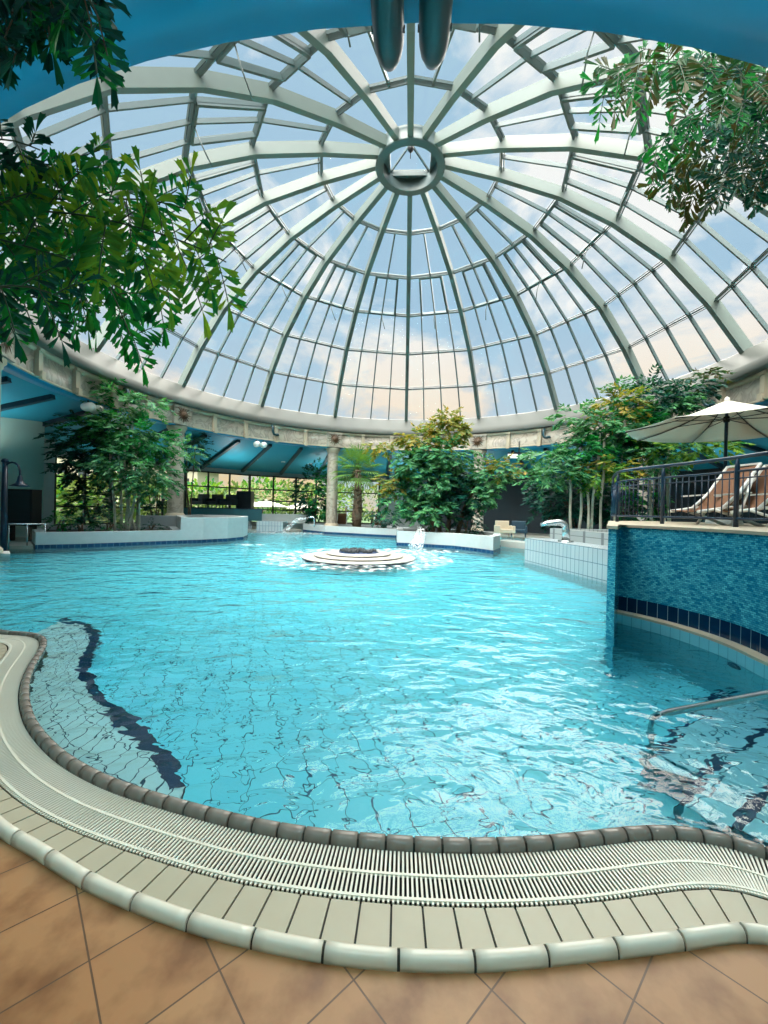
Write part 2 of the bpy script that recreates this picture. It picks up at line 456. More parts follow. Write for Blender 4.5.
# parapet with marble panels
par = empty('parapet', (0, 14.88, 5.3), 'cream marble parapet ring with pilasters below the dome', 'parapet')
MB().lathe([(11.68, 5.36), (11.68, 6.3), (11.9, 6.3), (11.9, 5.36)], PC, NR).build('panel', M['marble'], par)
MB().lathe([(11.66, 5.33), (11.64, 5.33), (11.635, 5.37), (11.65, 5.4), (11.67, 5.42), (11.9, 5.42), (11.9, 5.33), (11.66, 5.33)], PC, NR).build('lower_moulding', M['cream'], par)
MB().lathe([(11.68, 6.12), (11.6, 6.16), (11.58, 6.28), (11.68, 6.28)], PC, NR).build('upper_moulding', M['cream'], par)
for k in range(40):
    a = A0 + R(22.5) + R(9 * k); u = Vector((math.cos(a), -math.sin(a), 0)); w = Vector((math.sin(a), math.cos(a), 0))
    mb = MB(); W = .2
    if k % 5 == 0: W = .95
    nearside = abs(math.degrees(a) - 180) < 55
    mb.box(pol(11.62 if not nearside else 11.7, a, 5.78, PC), (W, .16, .8), u, w)
    mb.box(pol(11.58 if not nearside else 11.72, a, 5.38, PC), (W + .08, .2 if not nearside else .12, .08), u, w); mb.box(pol(11.58, a, 6.18, PC), (W + .06, .18, .1), u, w)
    if k % 5 and not nearside: mb.box(pol(11.5, a, 5.4, PC), (W * .9, .1, .26), u, w)
    mb.build('sun_panel' if k % 5 == 0 else 'pilaster', M['marble'] if k % 5 == 0 else M['cream'], par)
    if k % 5 == 0: continue
    # thin frame of the panel to the next pilaster
sunlab = {3: 'bronze sun ornament on the parapet at the far left edge', 4: 'bronze sun ornament on the parapet above the column beside the left tree',
          5: 'bronze sun ornament on the parapet above the fan palm', 0: 'bronze sun ornament on the parapet right of the big central tree'}
for idx in (-5, -3, -1, 1, 3, 5):
    a = A0 + R(22.5 * idx); c = pol(11.50, a, 5.83, PC); u = Vector((math.cos(a), -math.sin(a), 0)); w = Vector((-math.sin(a), -math.cos(a), 0)); z = Vector((0, 0, 1))
    lab = {-5: sunlab[3], -3: sunlab[4], -1: sunlab[5], 1: sunlab[0], 3: 'bronze sun ornament on the parapet behind the trees on the right', 5: 'bronze sun ornament on the parapet beyond the umbrella on the right'}[idx]
    if idx >= 3: continue
    root = empty('sun_ornament', c, lab, 'ornament', 'bronze suns above the columns')
    mb = MB(); n = 16; o = len(mb.v); 
    pts = []
    for k in range(2 * n):
        rr = (.46 if k % 4 == 0 else .36) if k % 2 == 0 else .2
        t = PI * k / n; pts.append((u * math.cos(t) + z * math.sin(t)) * rr)
    mb.v += [tuple(c + p) for p in pts] + [tuple(c + w * .05)] + [tuple(c - w * .03)]
    for k in range(2 * n):
        j = (k + 1) % (2 * n); mb.f.append((o + k, o + j, o + 2 * n)); mb.f.append((o + j, o + k, o + 2 * n + 1)); mb.sm += [False, False]
    mb.build('ray_star', M['gold'], root)
    mb = MB(); rings = []
    for j in range(5):
        t = j / 4 * PI / 2; rings.append([c + (u * math.cos(b) + z * math.sin(b)) * .14 * math.cos(t) + w * (.03 + .06 * math.sin(t)) for b in [2 * PI * q / 16 for q in range(16)]])
    mb.quadstrip(rings, True, True); mb.build('face', M['gold'], root)

# ------------------------------------------------------------------ roof around the dome
rb = MB().lathe([(11.645, 5.32), (11.645, 5.29), (12.15, 5.29), (12.15, 5.36)], PC, NR)
tag(rb.build('ceiling', M['blue']), kind='structure')
tag(MB().lathe([(12.15, 5.36), (12.19, 5.34), (17.6, 4.0)], PC, NR).build('trim_2', M['teal']), kind='structure')
tag(MB().lathe([(11.9, 6.3), (12.3, 6.5), (19, 5.0), (19, 4.6), (17.6, 4.0)], PC, NR).build('roof', M['plaster_grey']), kind='structure')
def ceilz(r): return 5.34 - (r - 12.19) * (5.34 - 4.0) / (17.6 - 12.19)
for j, deg in enumerate([a for a in range(-117, 130, 9)]):
    a = A0 + R(deg + 4.5)
    tag(MB().bar(pol(12.4, a, ceilz(12.4) - .06, PC), pol(17.4, a, ceilz(17.4) - .08, PC), .18, .2).build('ceiling_beam', M['beam']),
        'dark radial beam under the teal ceiling around the pool', 'beam', 'radial ceiling beams')
for j, deg in enumerate([-108, -90, -72, -54, -40, -33, -26, -18, -9, 9, 20, 30, 40, 55, 70]):
    a = A0 + R(deg); r = 15.2; p = pol(r, a, ceilz(r), PC)
    t = empty('downlight', p, 'small round downlight set in the teal ceiling', 'ceiling light', 'recessed ceiling downlights')
    MB().lathe([(.14, .02), (.14, -.03), (.1, -.03), (.1, .0)], p, 16).build('trim_ring', M['white'], t)
    MB().lathe([(.1, -.012), (.001, -.014)], p, 16).build('lamp', M['bulb'], t)

# outer wall ring: frames and glass on the left and centre, dark wall on the right
def ring_wall(a0, a1, z0, z1, name, mt, r=17.5, th=.2):
    n = max(2, int((a1 - a0) / 4)); poly = [pol(r, R(a0 + (a1 - a0) * k / n), 0, PC) for k in range(n + 1)] + [pol(r + th, R(a1 - (a1 - a0) * k / n), 0, PC) for k in range(n + 1)]
    mb = MB()
    for k in range(n):
        b0, b1 = R(a0 + (a1 - a0) * k / n), R(a0 + (a1 - a0) * (k + 1) / n)
        mb.prism([pol(r, b0, 0, PC), pol(r, b1, 0, PC), pol(r + th, b1, 0, PC), pol(r + th, b0, 0, PC)][::-1], z0, z1)
    o = mb.build(name, mt); tag(o, kind='structure'); return o
ring_wall(-80, -6, 3.75, 4.6, 'wall_far_header', M['plaster'])
ring_wall(-80, -6, 0, .35, 'wall_far_sill', M['plaster_grey'])
ring_wall(-6, 8, 0, 4.6, 'wall_far', M['plaster_grey'])
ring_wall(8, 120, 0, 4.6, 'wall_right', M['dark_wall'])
ring_wall(-180, -80, -.1, 4.6, 'wall_left', M['wall_green'])
ring_wall(120, 180, -.1, 4.6, 'wall_back', M['wall_green'])
wn = 0
for a0, a1 in ((-80, -66), (-66, -52), (-52, -38), (-38, -27), (-27, -17), (-17, -6)):
    wn += 1
    root = bpy.data.objects.new('window_%d' % wn, None); COL.objects.link(root); root.location = pol(17.5, R((a0 + a1) / 2), .35, PC); root['kind'] = 'structure'
    mb = MB(); P0, P1 = pol(17.5, R(a0), 0, PC), pol(17.5, R(a1), 0, PC); dx = (P1 - P0)
    nv = max(2, round(dx.length / 1.6))
    for k in range(nv + 1): p = P0 + dx * k / nv; mb.bar(p + Vector((0, 0, .35)), p + Vector((0, 0, 3.75)), .1 if k % nv else .2, .1, dx)
    for zz in (.4, 1.3, 2.75, 3.7): mb.bar(P0 + Vector((0, 0, zz)), P1 + Vector((0, 0, zz)), .1, .08)
    mb.build('window_frame', M['black'], root)
    mb = MB(); mb.v = [tuple(P0 + Vector((0, 0, .35))), tuple(P1 + Vector((0, 0, .35))), tuple(P1 + Vector((0, 0, 3.75))), tuple(P0 + Vector((0, 0, 3.75)))]; mb.f = [(0, 1, 2, 3)]; mb.sm = [False]
    mb.build('pane', M['winglass'], root)

# ------------------------------------------------------------------ pool edge curves (surveyed on the ground)
RIM_PX = [(0, 631), (18, 632), (35, 633.5), (44, 636.5), (47.5, 641), (44, 650), (36.5, 662), (31, 675), (28.6, 687), (29, 700), (34, 717), (43, 731), (62.5, 751), (90, 768.5), (125, 784), (168, 797.5), (207, 808),
          (250, 819), (281.6, 825), (334, 832), (390, 837), (447, 839.8), (500, 839.5), (552, 837), (580, 834), (604.7, 830.6), (629, 827.8), (653.6, 825.8), (678, 826.6), (706, 830.6), (737, 837.6), (768, 848)]
rim = [on(x, y, 0) for x, y in RIM_PX]
rim = [Vector((-9.5, 6.6, 0)), Vector((-7, 5.7, 0)), Vector((-5.6, 5.15, 0))] + rim + [Vector((2.05, 1.62, 0)), Vector((2.2, 1.2, 0)), Vector((2.25, .5, 0)), Vector((2.25, -1, 0)), Vector((2.25, -2.2, 0))]
rim = smooth(resample(smooth(catmull(rim, .02), 20), .02), 60)
i_r = len(rim)
STEP_PX = [(0, 817), (39, 838.6), (94, 873.7), (148, 895), (203, 914.8), (269.5, 930), (343, 943.5), (420.5, 948.8), (496, 948.8), (566, 941), (639.6, 933.6), (699, 926.6), (768, 918)]
stp = [on(x, y, 0) for x, y in STEP_PX]
stp = [Vector((-9.6, 5.2, 0)), Vector((-6.5, 4.35, 0)), Vector((-4.6, 3.6, 0)), Vector((-3.3, 2.78, 0)), Vector((-2.45, 2.25, 0))] + stp + [Vector((1.62, 1.42, 0)), Vector((1.75, 1.05, 0)), Vector((1.78, .4, 0)), Vector((1.78, -1, 0)), Vector((1.78, -2.2, 0))]
stp = resample(smooth(resample(smooth(catmull(stp, .02), 20), .02), 60), .02)

def sweep(path, prof, mb, cap=True):
    """prof: (offset to the right, z); one solid piece along path"""
    nn = normals(path)
    rings = [[Vector((p.x + n.x * o, p.y + n.y * o, z)) for o, z in prof] for p, n in zip(path, nn)]
    mb.quadstrip(rings, True, cap, False)

def pieces(path, length, prof, gap, mb, sub=3):
    P = resample(path, .005)
    nn = normals(P); T = len(P) - 1; per = max(1, int(length / .005)); g = max(1, int(gap / .005 / 2))
    for s in range(0, T - per + 1, per):
        idx = [round(s + g + (per - 2 * g) * k / sub) for k in range(sub + 1)]
        rings = [[Vector((P[i].x + nn[i].x * o, P[i].y + nn[i].y * o, z)) for o, z in prof] for i in idx]
        mb.quadstrip(rings, True, True, True)

def near_part(path, margin=1.5):
    return [p for p in path if p.y < 7]

rimN = near_part(rim)
mb = MB(); pieces(rimN, .125, [(-.004, -.12), (-.004, 0), (.0, .012), (.01, .019), (.022, .022), (.036, .02), (.047, .012), (.054, 0), (.057, -.02), (.058, -.12)], .01, mb)
tag(mb.build('water_edge_coping', M['rim']), 'rounded grey tile rim along the near edge of the water', 'pool coping')
mb = MB(); sweep(rimN, [(.0, -1.4), (.0, -.02), (.012, .014), (.04, .01), (.052, -.04), (.052, -.3), (.306, -.3), (.306, -.06), (.312, -.035), (.312, -1.4)], mb); tag(mb.build('trim_3', M['grout']), kind='structure')
# overflow grate
GP = resample(offset(rimN, .063), .0182); NN = normals(GP); mb = MB()
for p, n in zip(GP, NN):
    mb.bar(p + Vector((0, 0, -.016)), p + n * .24 + Vector((0, 0, -.016)), .0088, .007)
for o in (.178, .284): sweep(resample(offset(rimN, o), .05), [(-.006, -.02), (-.006, -.010), (.006, -.010), (.006, -.02)], mb)
tag(mb.build('overflow_grate', M['grate']), 'white slatted overflow grate curving around the near pool edge', 'grate')
# pale tile strip between grate and bullnose: pair both curves
gout = offset(rimN, .312)
gout = smooth(resample(gout, .02), 12)
def nearest(path, p): return min(range(len(path)), key=lambda i: (path[i] - p).length)
ia, ib = 0, nearest(stp, Vector((1.78, -2.6, 0))); ja, jb = 0, nearest(gout, Vector((1.9, -2.6, 0)))
# walk the grate side, find matching point on the step side monotonically
gp = resample(gout, .118)
mtc = []; j = 0
for p in gp:
    w = range(j, min(len(stp), j + 60)); k = min(w, key=lambda i: (stp[i] - p).length); j = k; mtc.append(k)
mtf = [float(x) for x in mtc]
for _ in range(30): mtf = [mtf[0]] + [(mtf[i - 1] + 2 * mtf[i] + mtf[i + 1]) / 4 for i in range(1, len(mtf) - 1)] + [mtf[-1]]
def stp_at(f): i = int(f); i = min(i, len(stp) - 2); return stp[i].lerp(stp[i + 1], f - i)
mb = MB(); g = .035
for i in range(len(gp) - 1):
    a0, a1 = gp[i].lerp(gp[i + 1], g), gp[i + 1].lerp(gp[i], g); b0, b1 = stp_at(mtf[i]), stp_at(mtf[i + 1]); c0, c1 = b0.lerp(b1, g), b1.lerp(b0, g)
    q = [a0, a1, c1, c0]; o = len(mb.v)
    for dz in (-.03, 0):
        for k, p in enumerate(q): mb.v.append((p.x, p.y, (-.012 if k < 2 else -.002) + dz))
    for f_ in ((4, 5, 6, 7), (0, 1, 5, 4), (1, 2, 6, 5), (2, 3, 7, 6), (3, 0, 4, 7)): mb.f.append(tuple(o + t for t in f_)); mb.sm.append(False)
tag(mb.build('edge_tiles', M['pale']), 'band of pale rectangular edge tiles between grate and bullnose', 'tile band')
mb = MB(); o = 0
A = gp; B = [stp_at(f) for f in mtf]
mb.quadstrip([[Vector((p.x, p.y, -.02)) for p in A], [Vector((p.x, p.y, -.012)) for p in B]], False, False, False)
tag(mb.build('trim_4', M['grout']), kind='structure')
mb = MB(); pieces(stp, .255, [(0, -.04), (0, .0), (.008, .003), (.018, .0035), (.027, .001), (.034, -.005), (.038, -.014), (.04, -.025), (.04, -.05)], .008, mb, 5)
tag(mb.build('bullnose_step', M['step']), 'low white bullnose tile edge between pool surround and terracotta floor', 'pool coping')
mb = MB(); sweep(resample(stp, .05), [(-.01, -.1), (-.01, -.006), (.018, -.006), (.03, -.02), (.036, -.043), (.045, -.043), (.045, -.1)], mb); tag(mb.build('trim_5', M['grout']), kind='structure')
# terracotta floor
fo = resample(offset(stp, .04), .1); mb = MB(); o = 0
n = len(fo); poly = [(p.x, p.y) for p in fo] + [(-6.0, -1.2), (-8.5, .8)]
mb.v = [(x, y, -.04) for x, y in poly]; mb.f = [tuple(range(len(poly)))]; mb.sm = [False]
tag(mb.build('floor', M['terracotta']), kind='structure')

# ------------------------------------------------------------------ pool basin and water
wp = [Vector((p.x, p.y, 0)) for p in resample(offset(rimN, .0), .05)]
far = [Vector((3.5, -2.0, 0)), Vector((8, 0, 0)), Vector((12, 4, 0)), Vector((16, 15, 0)), Vector((14, 27, 0)), Vector((8, 31.5, 0)), Vector((0, 32, 0)), Vector((-8, 31.5, 0)), Vector((-13, 27, 0)), Vector((-16, 15, 0)), Vector((-14, 8, 0))]
mb = MB(); poly = wp + far
mb.v = [(p.x, p.y, -.004) for p in poly]; mb.f = [tuple(range(len(poly)))]; mb.sm = [False]
tag(mb.build('pool_water', M['water']), 'rippled clear turquoise water filling the pool', 'water', kind='stuff')
mb = MB(); mb.v = [(-16, -3, -1.25), (16, -3, -1.25), (16, 33, -1.25), (-16, 33, -1.25)]; mb.f = [(0, 1, 2, 3)]; mb.sm = [False]
tag(mb.build('pool_floor', M['poolfloor']), kind='structure')
# underwater bench at the left
BE = [(64, 632), (84, 636), (96, 643), (100, 652), (96, 661), (90, 673), (92, 690), (100, 708), (118, 726), (140, 742), (165, 762), (178, 780), (184, 800)]
be = [on(x, y, -.28) for x, y in BE]; be = resample(smooth(catmull(be, .05), 10), n=60)
b0 = nearest(rim, on(20, 632)); b1 = nearest(rim, on(168, 797.5)); br = resample(rim[b0:b1], n=60)
mb = MB(); zt = -.38
rows = [[Vector((p.x, p.y, zt)).lerp(Vector((q.x, q.y, zt)), k / 6) for k in range(7)] for p, q in zip(br, be)]
mb.quadstrip(rows, False, False, False, True)
arc = [0]
for i in range(1, 61): arc.append(arc[-1] + ((be[i] - be[i - 1]).length + (br[i] - br[i - 1]).length) / 2)
uvmap = {}
for i in range(61):
    for k in range(7): uvmap[tuple(round(c, 4) for c in rows[i][k])] = ((br[i] - be[i]).length * k / 6, arc[i])
bn = mb.build('underwater_bench', M['benchtile'], None, lambda v: uvmap.get(tuple(round(c, 4) for c in v), (0, 0)))
tag(bn, 'pale tiled underwater seat with navy edge at the left pool edge', 'pool bench')
mb = MB()
mb.quadstrip([[Vector((p.x, p.y, zt + .004)) for p in offset(be, .09)], [Vector((p.x, p.y, zt + .004)) for p in be], [Vector((p.x, p.y, zt - .14)) for p in be]], False, False, False)
mb.build('edge_tile', M['bench_navy'], bn)
mb = MB(); mb.quadstrip([[Vector((p.x, p.y, zt - .14)) for p in be], [Vector((p.x, p.y, -1.25)) for p in be]], False, False, False); mb.build('riser', M['poolfloor'], bn)
# underwater stairs at the right
st = empty('pool_steps', (2.3, 1.9, -1.25), 'submerged pale tiled steps with navy edges at the right', 'pool steps')
L1 = [(672, 832), (700, 798), (745, 765), (790, 732), (850, 690)]
L2 = [(728, 842), (752, 812), (790, 785), (850, 740)]
L0 = [(640, 790), (690, 752), (740, 722), (800, 694)]
for (LL, z, zn) in ((L0, -.9, -1.25), (L1, -.62, -.9), (L2, -.32, -.62)):
    pts = [on(x, y, z * .75) for x, y in LL]; pts = resample(smooth(catmull(pts, .05), 6), n=24)
    farp = [Vector((p.x + 1.6, p.y - 1.3, 0)) for p in pts]
    mb = MB(); rows = [[Vector((p.x, p.y, z)), Vector((q.x, q.y, z))] for p, q in zip(pts, farp)]
    mb.quadstrip(rows, False, False, False); mb.build('tread', M['steptile'], st, lambda v: (v.x * .8 + v.y * .6, v.y * .8 - v.x * .6))
    mb = MB(); mb.quadstrip([[Vector((p.x, p.y, zn)) for p in pts], [Vector((p.x, p.y, z - .05)) for p in pts]], False, False, False); mb.build('riser', M['poolfloor'], st)
    mb = MB(); of = offset(pts, .055) 
    mb.quadstrip([[Vector((p.x, p.y, z - .05)) for p in pts], [Vector((p.x, p.y, z + .003)) for p in pts], [Vector((p.x, p.y, z + .003)) for p in of]], False, False, False); mb.build('nosing', M['bench_navy'], st)

# ------------------------------------------------------------------ planters and walls
def inset(poly, d):
    n = len(poly); out = []
    for i in range(n):
        a, b, c = poly[i - 1], poly[i], poly[(i + 1) % n]
        t1 = (b - a).normalized(); t2 = (c - b).normalized(); n1 = Vector((-t1.y, t1.x, 0)); n2 = Vector((-t2.y, t2.x, 0))
        m_ = (n1 + n2); 
        m_ = m_.normalized() if m_.length > 1e-5 else n1
        out.append(b + m_ * d / max(.4, m_.dot(n1)))
    return out
def ccw(poly):
    a = sum(poly[i - 1].x * poly[i].y - poly[i].x * poly[i - 1].y for i in range(len(poly)))
    return poly if a > 0 else poly[::-1]
def planter(name, poly, h, label, mt, thick=.28, z0=-1.2, cat='planter', band=True):
    poly = ccw([Vector((p.x, p.y, 0)) for p in poly])
    inn = inset(poly, thick); Z = lambda P, z: [Vector((p.x, p.y, z)) for p in P]
    c = sum(poly, Vector()) / len(poly); root = empty(name, (c.x, c.y, 0), label, cat)
    MB().quadstrip([Z(poly, z0), Z(poly, h), Z(inn, h), Z(inn, h - .35)], True, False, False).build('planter_wall', mt, root, uv_xz)
    mb = MB(); mb.v = [tuple(p) for p in Z(inn, h - .1)]; mb.f = [tuple(range(len(inn)))]; mb.sm = [False]; mb.build('soil', M['soil'], root)
    if band:
        ou = inset(poly, -.015); MB().quadstrip([Z(ou, -.12), Z(ou, .13)], True, False, False).build('tile_band', M['navy'], root, lambda v: (v.x, v.z))
    return root
def rounded(pts, it=3):        # corner-cutting
    for _ in range(it):
        q = []
        for i in range(len(pts)):
            a, b = pts[i], pts[(i + 1) % len(pts)]; q += [a.lerp(b, .25), a.lerp(b, .75)]
        pts = q
    return pts
pl = [on(35.5, 549), on(80, 547.8), on(135, 545.6), on(181, 543.6)]
bk = [xy(176, 18.8), xy(120, 17.6), xy(60, 16.4), xy(30, 15.8)]
planter('planter', pl + bk, .52, 'long low white planter wall below the left tree', M['plaster'])
pu = [on(180.5, 543.6), on(203, 542.8), on(228, 541.3), on(243, 539.6), on(247.5, 537.5), xy(248, 20.8), xy(232, 21.8), xy(200, 21.5), xy(176, 19.2)]
planter('planter', pu, 1.02, 'taller white planter end with rounded tip beside the left column', M['plaster'])
# low tier wall behind the low planter
mb = MB(); a, b = xy(134, 17.9), xy(176, 18.9); mb.bar(a + Vector((0, .2, .5)), b + Vector((0, .2, .5)), .3, 1.0)
tag(mb.build('garden_wall', M['plaster']), 'short white wall behind the left planter bed next to the column', 'wall')

pc = [on(303, 531.5), on(325, 534), on(345, 535), on(372, 536.6), on(400, 538)] + [xy(410, 24.5), xy(380, 26.8), xy(330, 27.8), xy(304, 27.2)]
planter('planter', pc, .48, 'long curved white planter wall in front of the fan palm', M['plaster'])
pb = [on(397, 545.5), on(425, 547), on(455, 549), on(480, 552), on(493, 554), on(500, 551), xy(501, 17.5), xy(486, 19), xy(450, 20.6), xy(397, 20.6)]
planter('planter', pb, .62, 'white block planter with waterfall below the big central tree', M['plaster'])

# right: white tiled pool wall with a higher tier behind it
a, b, c = on(524.5, 561.7), on(607, 583.5), on(640, 592)
dv = (b - a).normalized(); nrm = Vector((-dv.y, dv.x, 0)); nrm = nrm if nrm.y > 0 else -nrm
a2, b2 = a, b + dv * .25
arcu = lambda v: ((v - a).dot(dv), v.z - .05)
tag(MB().prism([a2, b2, b2 + nrm * .75, a2 + nrm * .75], -1.25, .74).build('pool_wall', M['whitetile'], None, arcu), 'white tiled wall standing in the water under the swan-neck spout', 'wall')
t0, t1 = a2 + nrm * .76 + dv * .1, b2 + nrm * .76
planter('planter', [t0, t1, t1 + nrm * 2.6, t0 + nrm * 2.6], 1.05, 'grey tiled planter tier behind the white tiled pool wall', M['greytile'], z0=0, band=False)
# step into the side basin between block and tiled wall
w0, w1 = at(500, 530, 19), at(524, 530, 17)
tag(MB().bar(Vector((w0.x, w0.y, .1)), Vector((w1.x + 1.0, w1.y, .1)), 1.0, .3).build('weir', M['plaster_grey']), 'low grey sill between the block planter and the tiled wall', 'sill')

# swan-neck spout
sp = Vector(((a + dv * 1.55 + nrm * .38)).to_tuple()); sp.z = .74
root = empty('water_spout', sp, 'steel swan-neck water spout standing on the white tiled wall', 'water spout')
ax = Vector((-1, 0, 0)); pts = [sp, sp + Vector((0, 0, .3))] + [sp + Vector((0, 0, .36)) + ax * (.22 - .22 * math.cos(t)) + Vector((0, 0, .17 * math.sin(t))) for t in [PI * k / 14 for k in range(2, 9)]] + [sp + ax * .5 + Vector((0, 0, .5)), sp + ax * .68 + Vector((0, 0, .45))]
MB().tube(pts, [.115, .1] + [.09] * 7 + [.07, .05], 12).build('neck', M['steel'], root)
MB().lathe([(.001, .04), (.2, .04), (.2, 0)], sp, 20).build('base_plate', M['steel'], root)

# ------------------------------------------------------------------ mosaic terrace at the right
ZT = 1.37
led = [(613, 611), (644.7, 618), (680, 627.5), (713, 638.5), (740, 649.5), (768, 663)]
lp = [on(x, y, .16) for x, y in led]
ext = lp[-1] + (lp[-1] - lp[-2]) * 2.5 + Vector((.25, 0, 0)); ext2 = ext + Vector((1.2, -1.6, 0))
lp = resample(smooth(catmull(lp + [ext, ext2], .04), 12), n=50)
wf = offset(lp, -.13)       # mosaic face behind the ledge
pier0, pier1 = on(605.5, 637.5, 0), on(613.5, 641, 0)
if (wf[25] - Vector((6, 8, 0))).length > (lp[25] - Vector((6, 8, 0))).length: wf = offset(lp, .13)
pback = Vector((wf[0].x, wf[0].y, 0))
outl = [pier0, pier1, pback] + [Vector((p.x, p.y, 0)) for p in wf] + [Vector((10.2, 3.2, 0)), Vector((11.2, 10.5, 0)), xy(650, 10.8), xy(610, 9.4)]
ca = {}; s = 0; prev = None; cum = []
for p in outl:
    if prev is not None: s += (p - prev).length
    cum.append(s); prev = p
def mos_uv(v):
    i = min(range(len(outl)), key=lambda i: (outl[i].x - v.x) ** 2 + (outl[i].y - v.y) ** 2); return (cum[i], v.z)
ter = empty('terrace', (6, 7, 0), 'raised terrace with curved turquoise mosaic wall rising from the pool', 'terrace')
mb = MB(); Z = lambda P, z: [Vector((p.x, p.y, z)) for p in P]
mb.quadstrip([Z(outl, -1.25), Z(outl, ZT - .03)], True, False, False); mb.build('mosaic_wall', M['mosaic'], ter, mos_uv)
mb = MB(); cop = inset(ccw(outl), -.02); mb.quadstrip([Z(cop, ZT - .035), Z(cop, ZT)], True, False, False)
mb.v += [(p.x, p.y, ZT) for p in cop]; o = len(mb.v) - len(cop); mb.f.append(tuple(range(o, o + len(cop)))); mb.sm.append(False); mb.build('deck', M['cream'], ter)
mb = MB(); nl = len(lp)
mb.quadstrip([Z(lp, -.3), Z(lp, .125), Z(offset(lp, .012 if wf[0].x != offset(lp, .13)[0].x else -.012), .13), Z(lp, .16), Z(wf, .16)], False, False, False)
MB().quadstrip([Z(lp, .13), Z(lp, .16), Z(wf, .165)], False, False, False).build('ledge', M['cream'], ter)
lcum = [0]
for i in range(1, nl): lcum.append(lcum[-1] + (lp[i] - lp[i - 1]).length)
def l_uv(v):
    i = min(range(nl), key=lambda i: (lp[i].x - v.x) ** 2 + (lp[i].y - v.y) ** 2); return (lcum[i], v.z)
M['cyantile'] = brick_mat('cyan_wall_tile', rgb(120, 196, 208), rgb(112, 190, 204), rgb(70, 150, 170), .125, .25, .004, .3, 'UV')
MB().quadstrip([Z(lp, -1.25), Z(lp, .13)], False, False, False).build('ledge_riser', M['cyantile'], ter, l_uv)
wfi = offset(lp, -.125) if (offset(lp, -.13)[0] - wf[0]).length < .01 else offset(lp, .125)
def n_uv(v):
    return (l_uv(v)[0], v.z - .165)
M['navybig'] = brick_mat('navy_skirting_tile', rgb(8, 42, 72), rgb(10, 52, 84), rgb(120, 150, 165), .125, .3, .004, .12, 'UV')
MB().quadstrip([Z(wfi, .16), Z(wfi, .36)], False, False, False).build('skirting_tile', M['navybig'], ter, n_uv)
nz = on(722, 661, .02); 
i = nearest(lp, Vector((nz.x, nz.y, 0))); nn = normals(lp)[i]; sgn = 1 if (wf[i] - lp[i]).dot(nn) < 0 else -1
c = Vector((lp[i].x, lp[i].y, -.09)); d = nn * sgn
mb = MB(); t = Vector((-d.y, d.x, 0)); rings = [[c + d * dd + (t * math.cos(b) + Vector((0, 0, 1)) * math.sin(b)) * rr for b in [2 * PI * q / 16 for q in range(16)]] for dd, rr in ((0, .085), (.02, .085), (.025, .06), (.005, .05), (.005, .005))]
mb.quadstrip(rings, True, True); mb.build('jet_nozzle', M['bench_navy'], ter)

# fence on the terrace
fl = [(612, 9.6), (616, 8.5), (626, 7.95), (660, 7.2), (700, 6.5), (735, 5.95), (768, 5.45), (830, 4.95)]
fp = resample(smooth(catmull([xy(x, d) for x, d in fl], .05), 10), .01)
fence = empty('terrace_fence', (fp[0].x, fp[0].y, ZT), 'navy steel railing with vertical bars along the terrace edge', 'railing')
def rail(z, r, name, pts=fp, mt='navy_metal'):
    MB().tube([Vector((p.x, p.y, z)) for p in resample(pts, .15)], r, 8).build(name, M[mt], fence)
rail(ZT + 1.0, .028, 'handrail'); rail(ZT + .12, .018, 'bottom_rail'); rail(ZT + .8, .018, 'top_rail'); rail(ZT+.7, .01, 'middle_rail')
total = len(fp)
for i in range(10, total - 5, 11):
    p = fp[i]; MB().tube([Vector((p.x, p.y, ZT + .12)), Vector((p.x, p.y, ZT + .8))], .009, 5).build('baluster', M['navy_metal'], fence)
for i in range(10, total, 125):
    p = fp[i]; MB().tube([Vector((p.x, p.y, ZT)), Vector((p.x, p.y, ZT + .86)), Vector((p.x, p.y, ZT + 1.0))], [.032, .032, .014], 8).build('post', M['navy_metal'], fence)

# big umbrella
up = xy(724, 8.7); uc = Vector((up.x, up.y, ZT))
um = empty('parasol', uc, 'large white canvas parasol standing on the terrace behind the railing', 'parasol')
MB().tube([uc, uc + Vector((0, 0, 2.6))], .032, 10).build('pole', M['navy_metal'], um)
MB().lathe([(.001, .1), (.3, .1), (.32, .0)], uc, 20).build('base', M['plaster_grey'], um)
rim8 = [uc + Vector((1.88 * math.cos(b), 1.88 * math.sin(b), 2.02)) for b in [PI / 8 + 2 * PI * k / 8 + .12 for k in range(8)]]
top = uc + Vector((0, 0, 2.6)); mb = MB()
NS = 6
for k in range(8):
    a_, b_ = rim8[k], rim8[(k + 1) % 8]
    rows = []
    for i in range(NS + 1):
        f = i / NS; A1 = top.lerp(a_, f); B1 = top.lerp(b_, f); row = []
        for j in range(5):
            p = A1.lerp(B1, j / 4); sag = .05 * math.sin(PI * j / 4) * f; p.z -= sag * .6 + .08 * math.sin(PI * f); q = uc + Vector((0, 0, 0)); row.append(p)
        rows.append(row)
    mb.quadstrip(rows, False, False, True)
cn = mb.build('canopy', M['canvas'], um); sd = cn.modifiers.new('s', 'SOLIDIFY'); sd.thickness = .006
hub = uc + Vector((0, 0, 2.2))
for k in range(8):
    r_ = rim8[k]; mb = MB(); pts = [top.lerp(r_, f) - Vector((0, 0, .025 + .08 * math.sin(PI * f))) for f in (0.03, .3, .5, .7, 1)]
    mb.tube(pts, .011, 5); mb.tube([hub, pts[2]], .009, 5); mb.build('rib', M['black'], um)
MB().lathe([(.05, 2.14), (.06, 2.16), (.06, 2.24), (.05, 2.26)], uc, 12).build('runner', M['black'], um)
MB().lathe([(.001, 2.68), (.04, 2.65), (.05, 2.6), (.03, 2.56)], uc, 12).build('finial', M['white'], um)

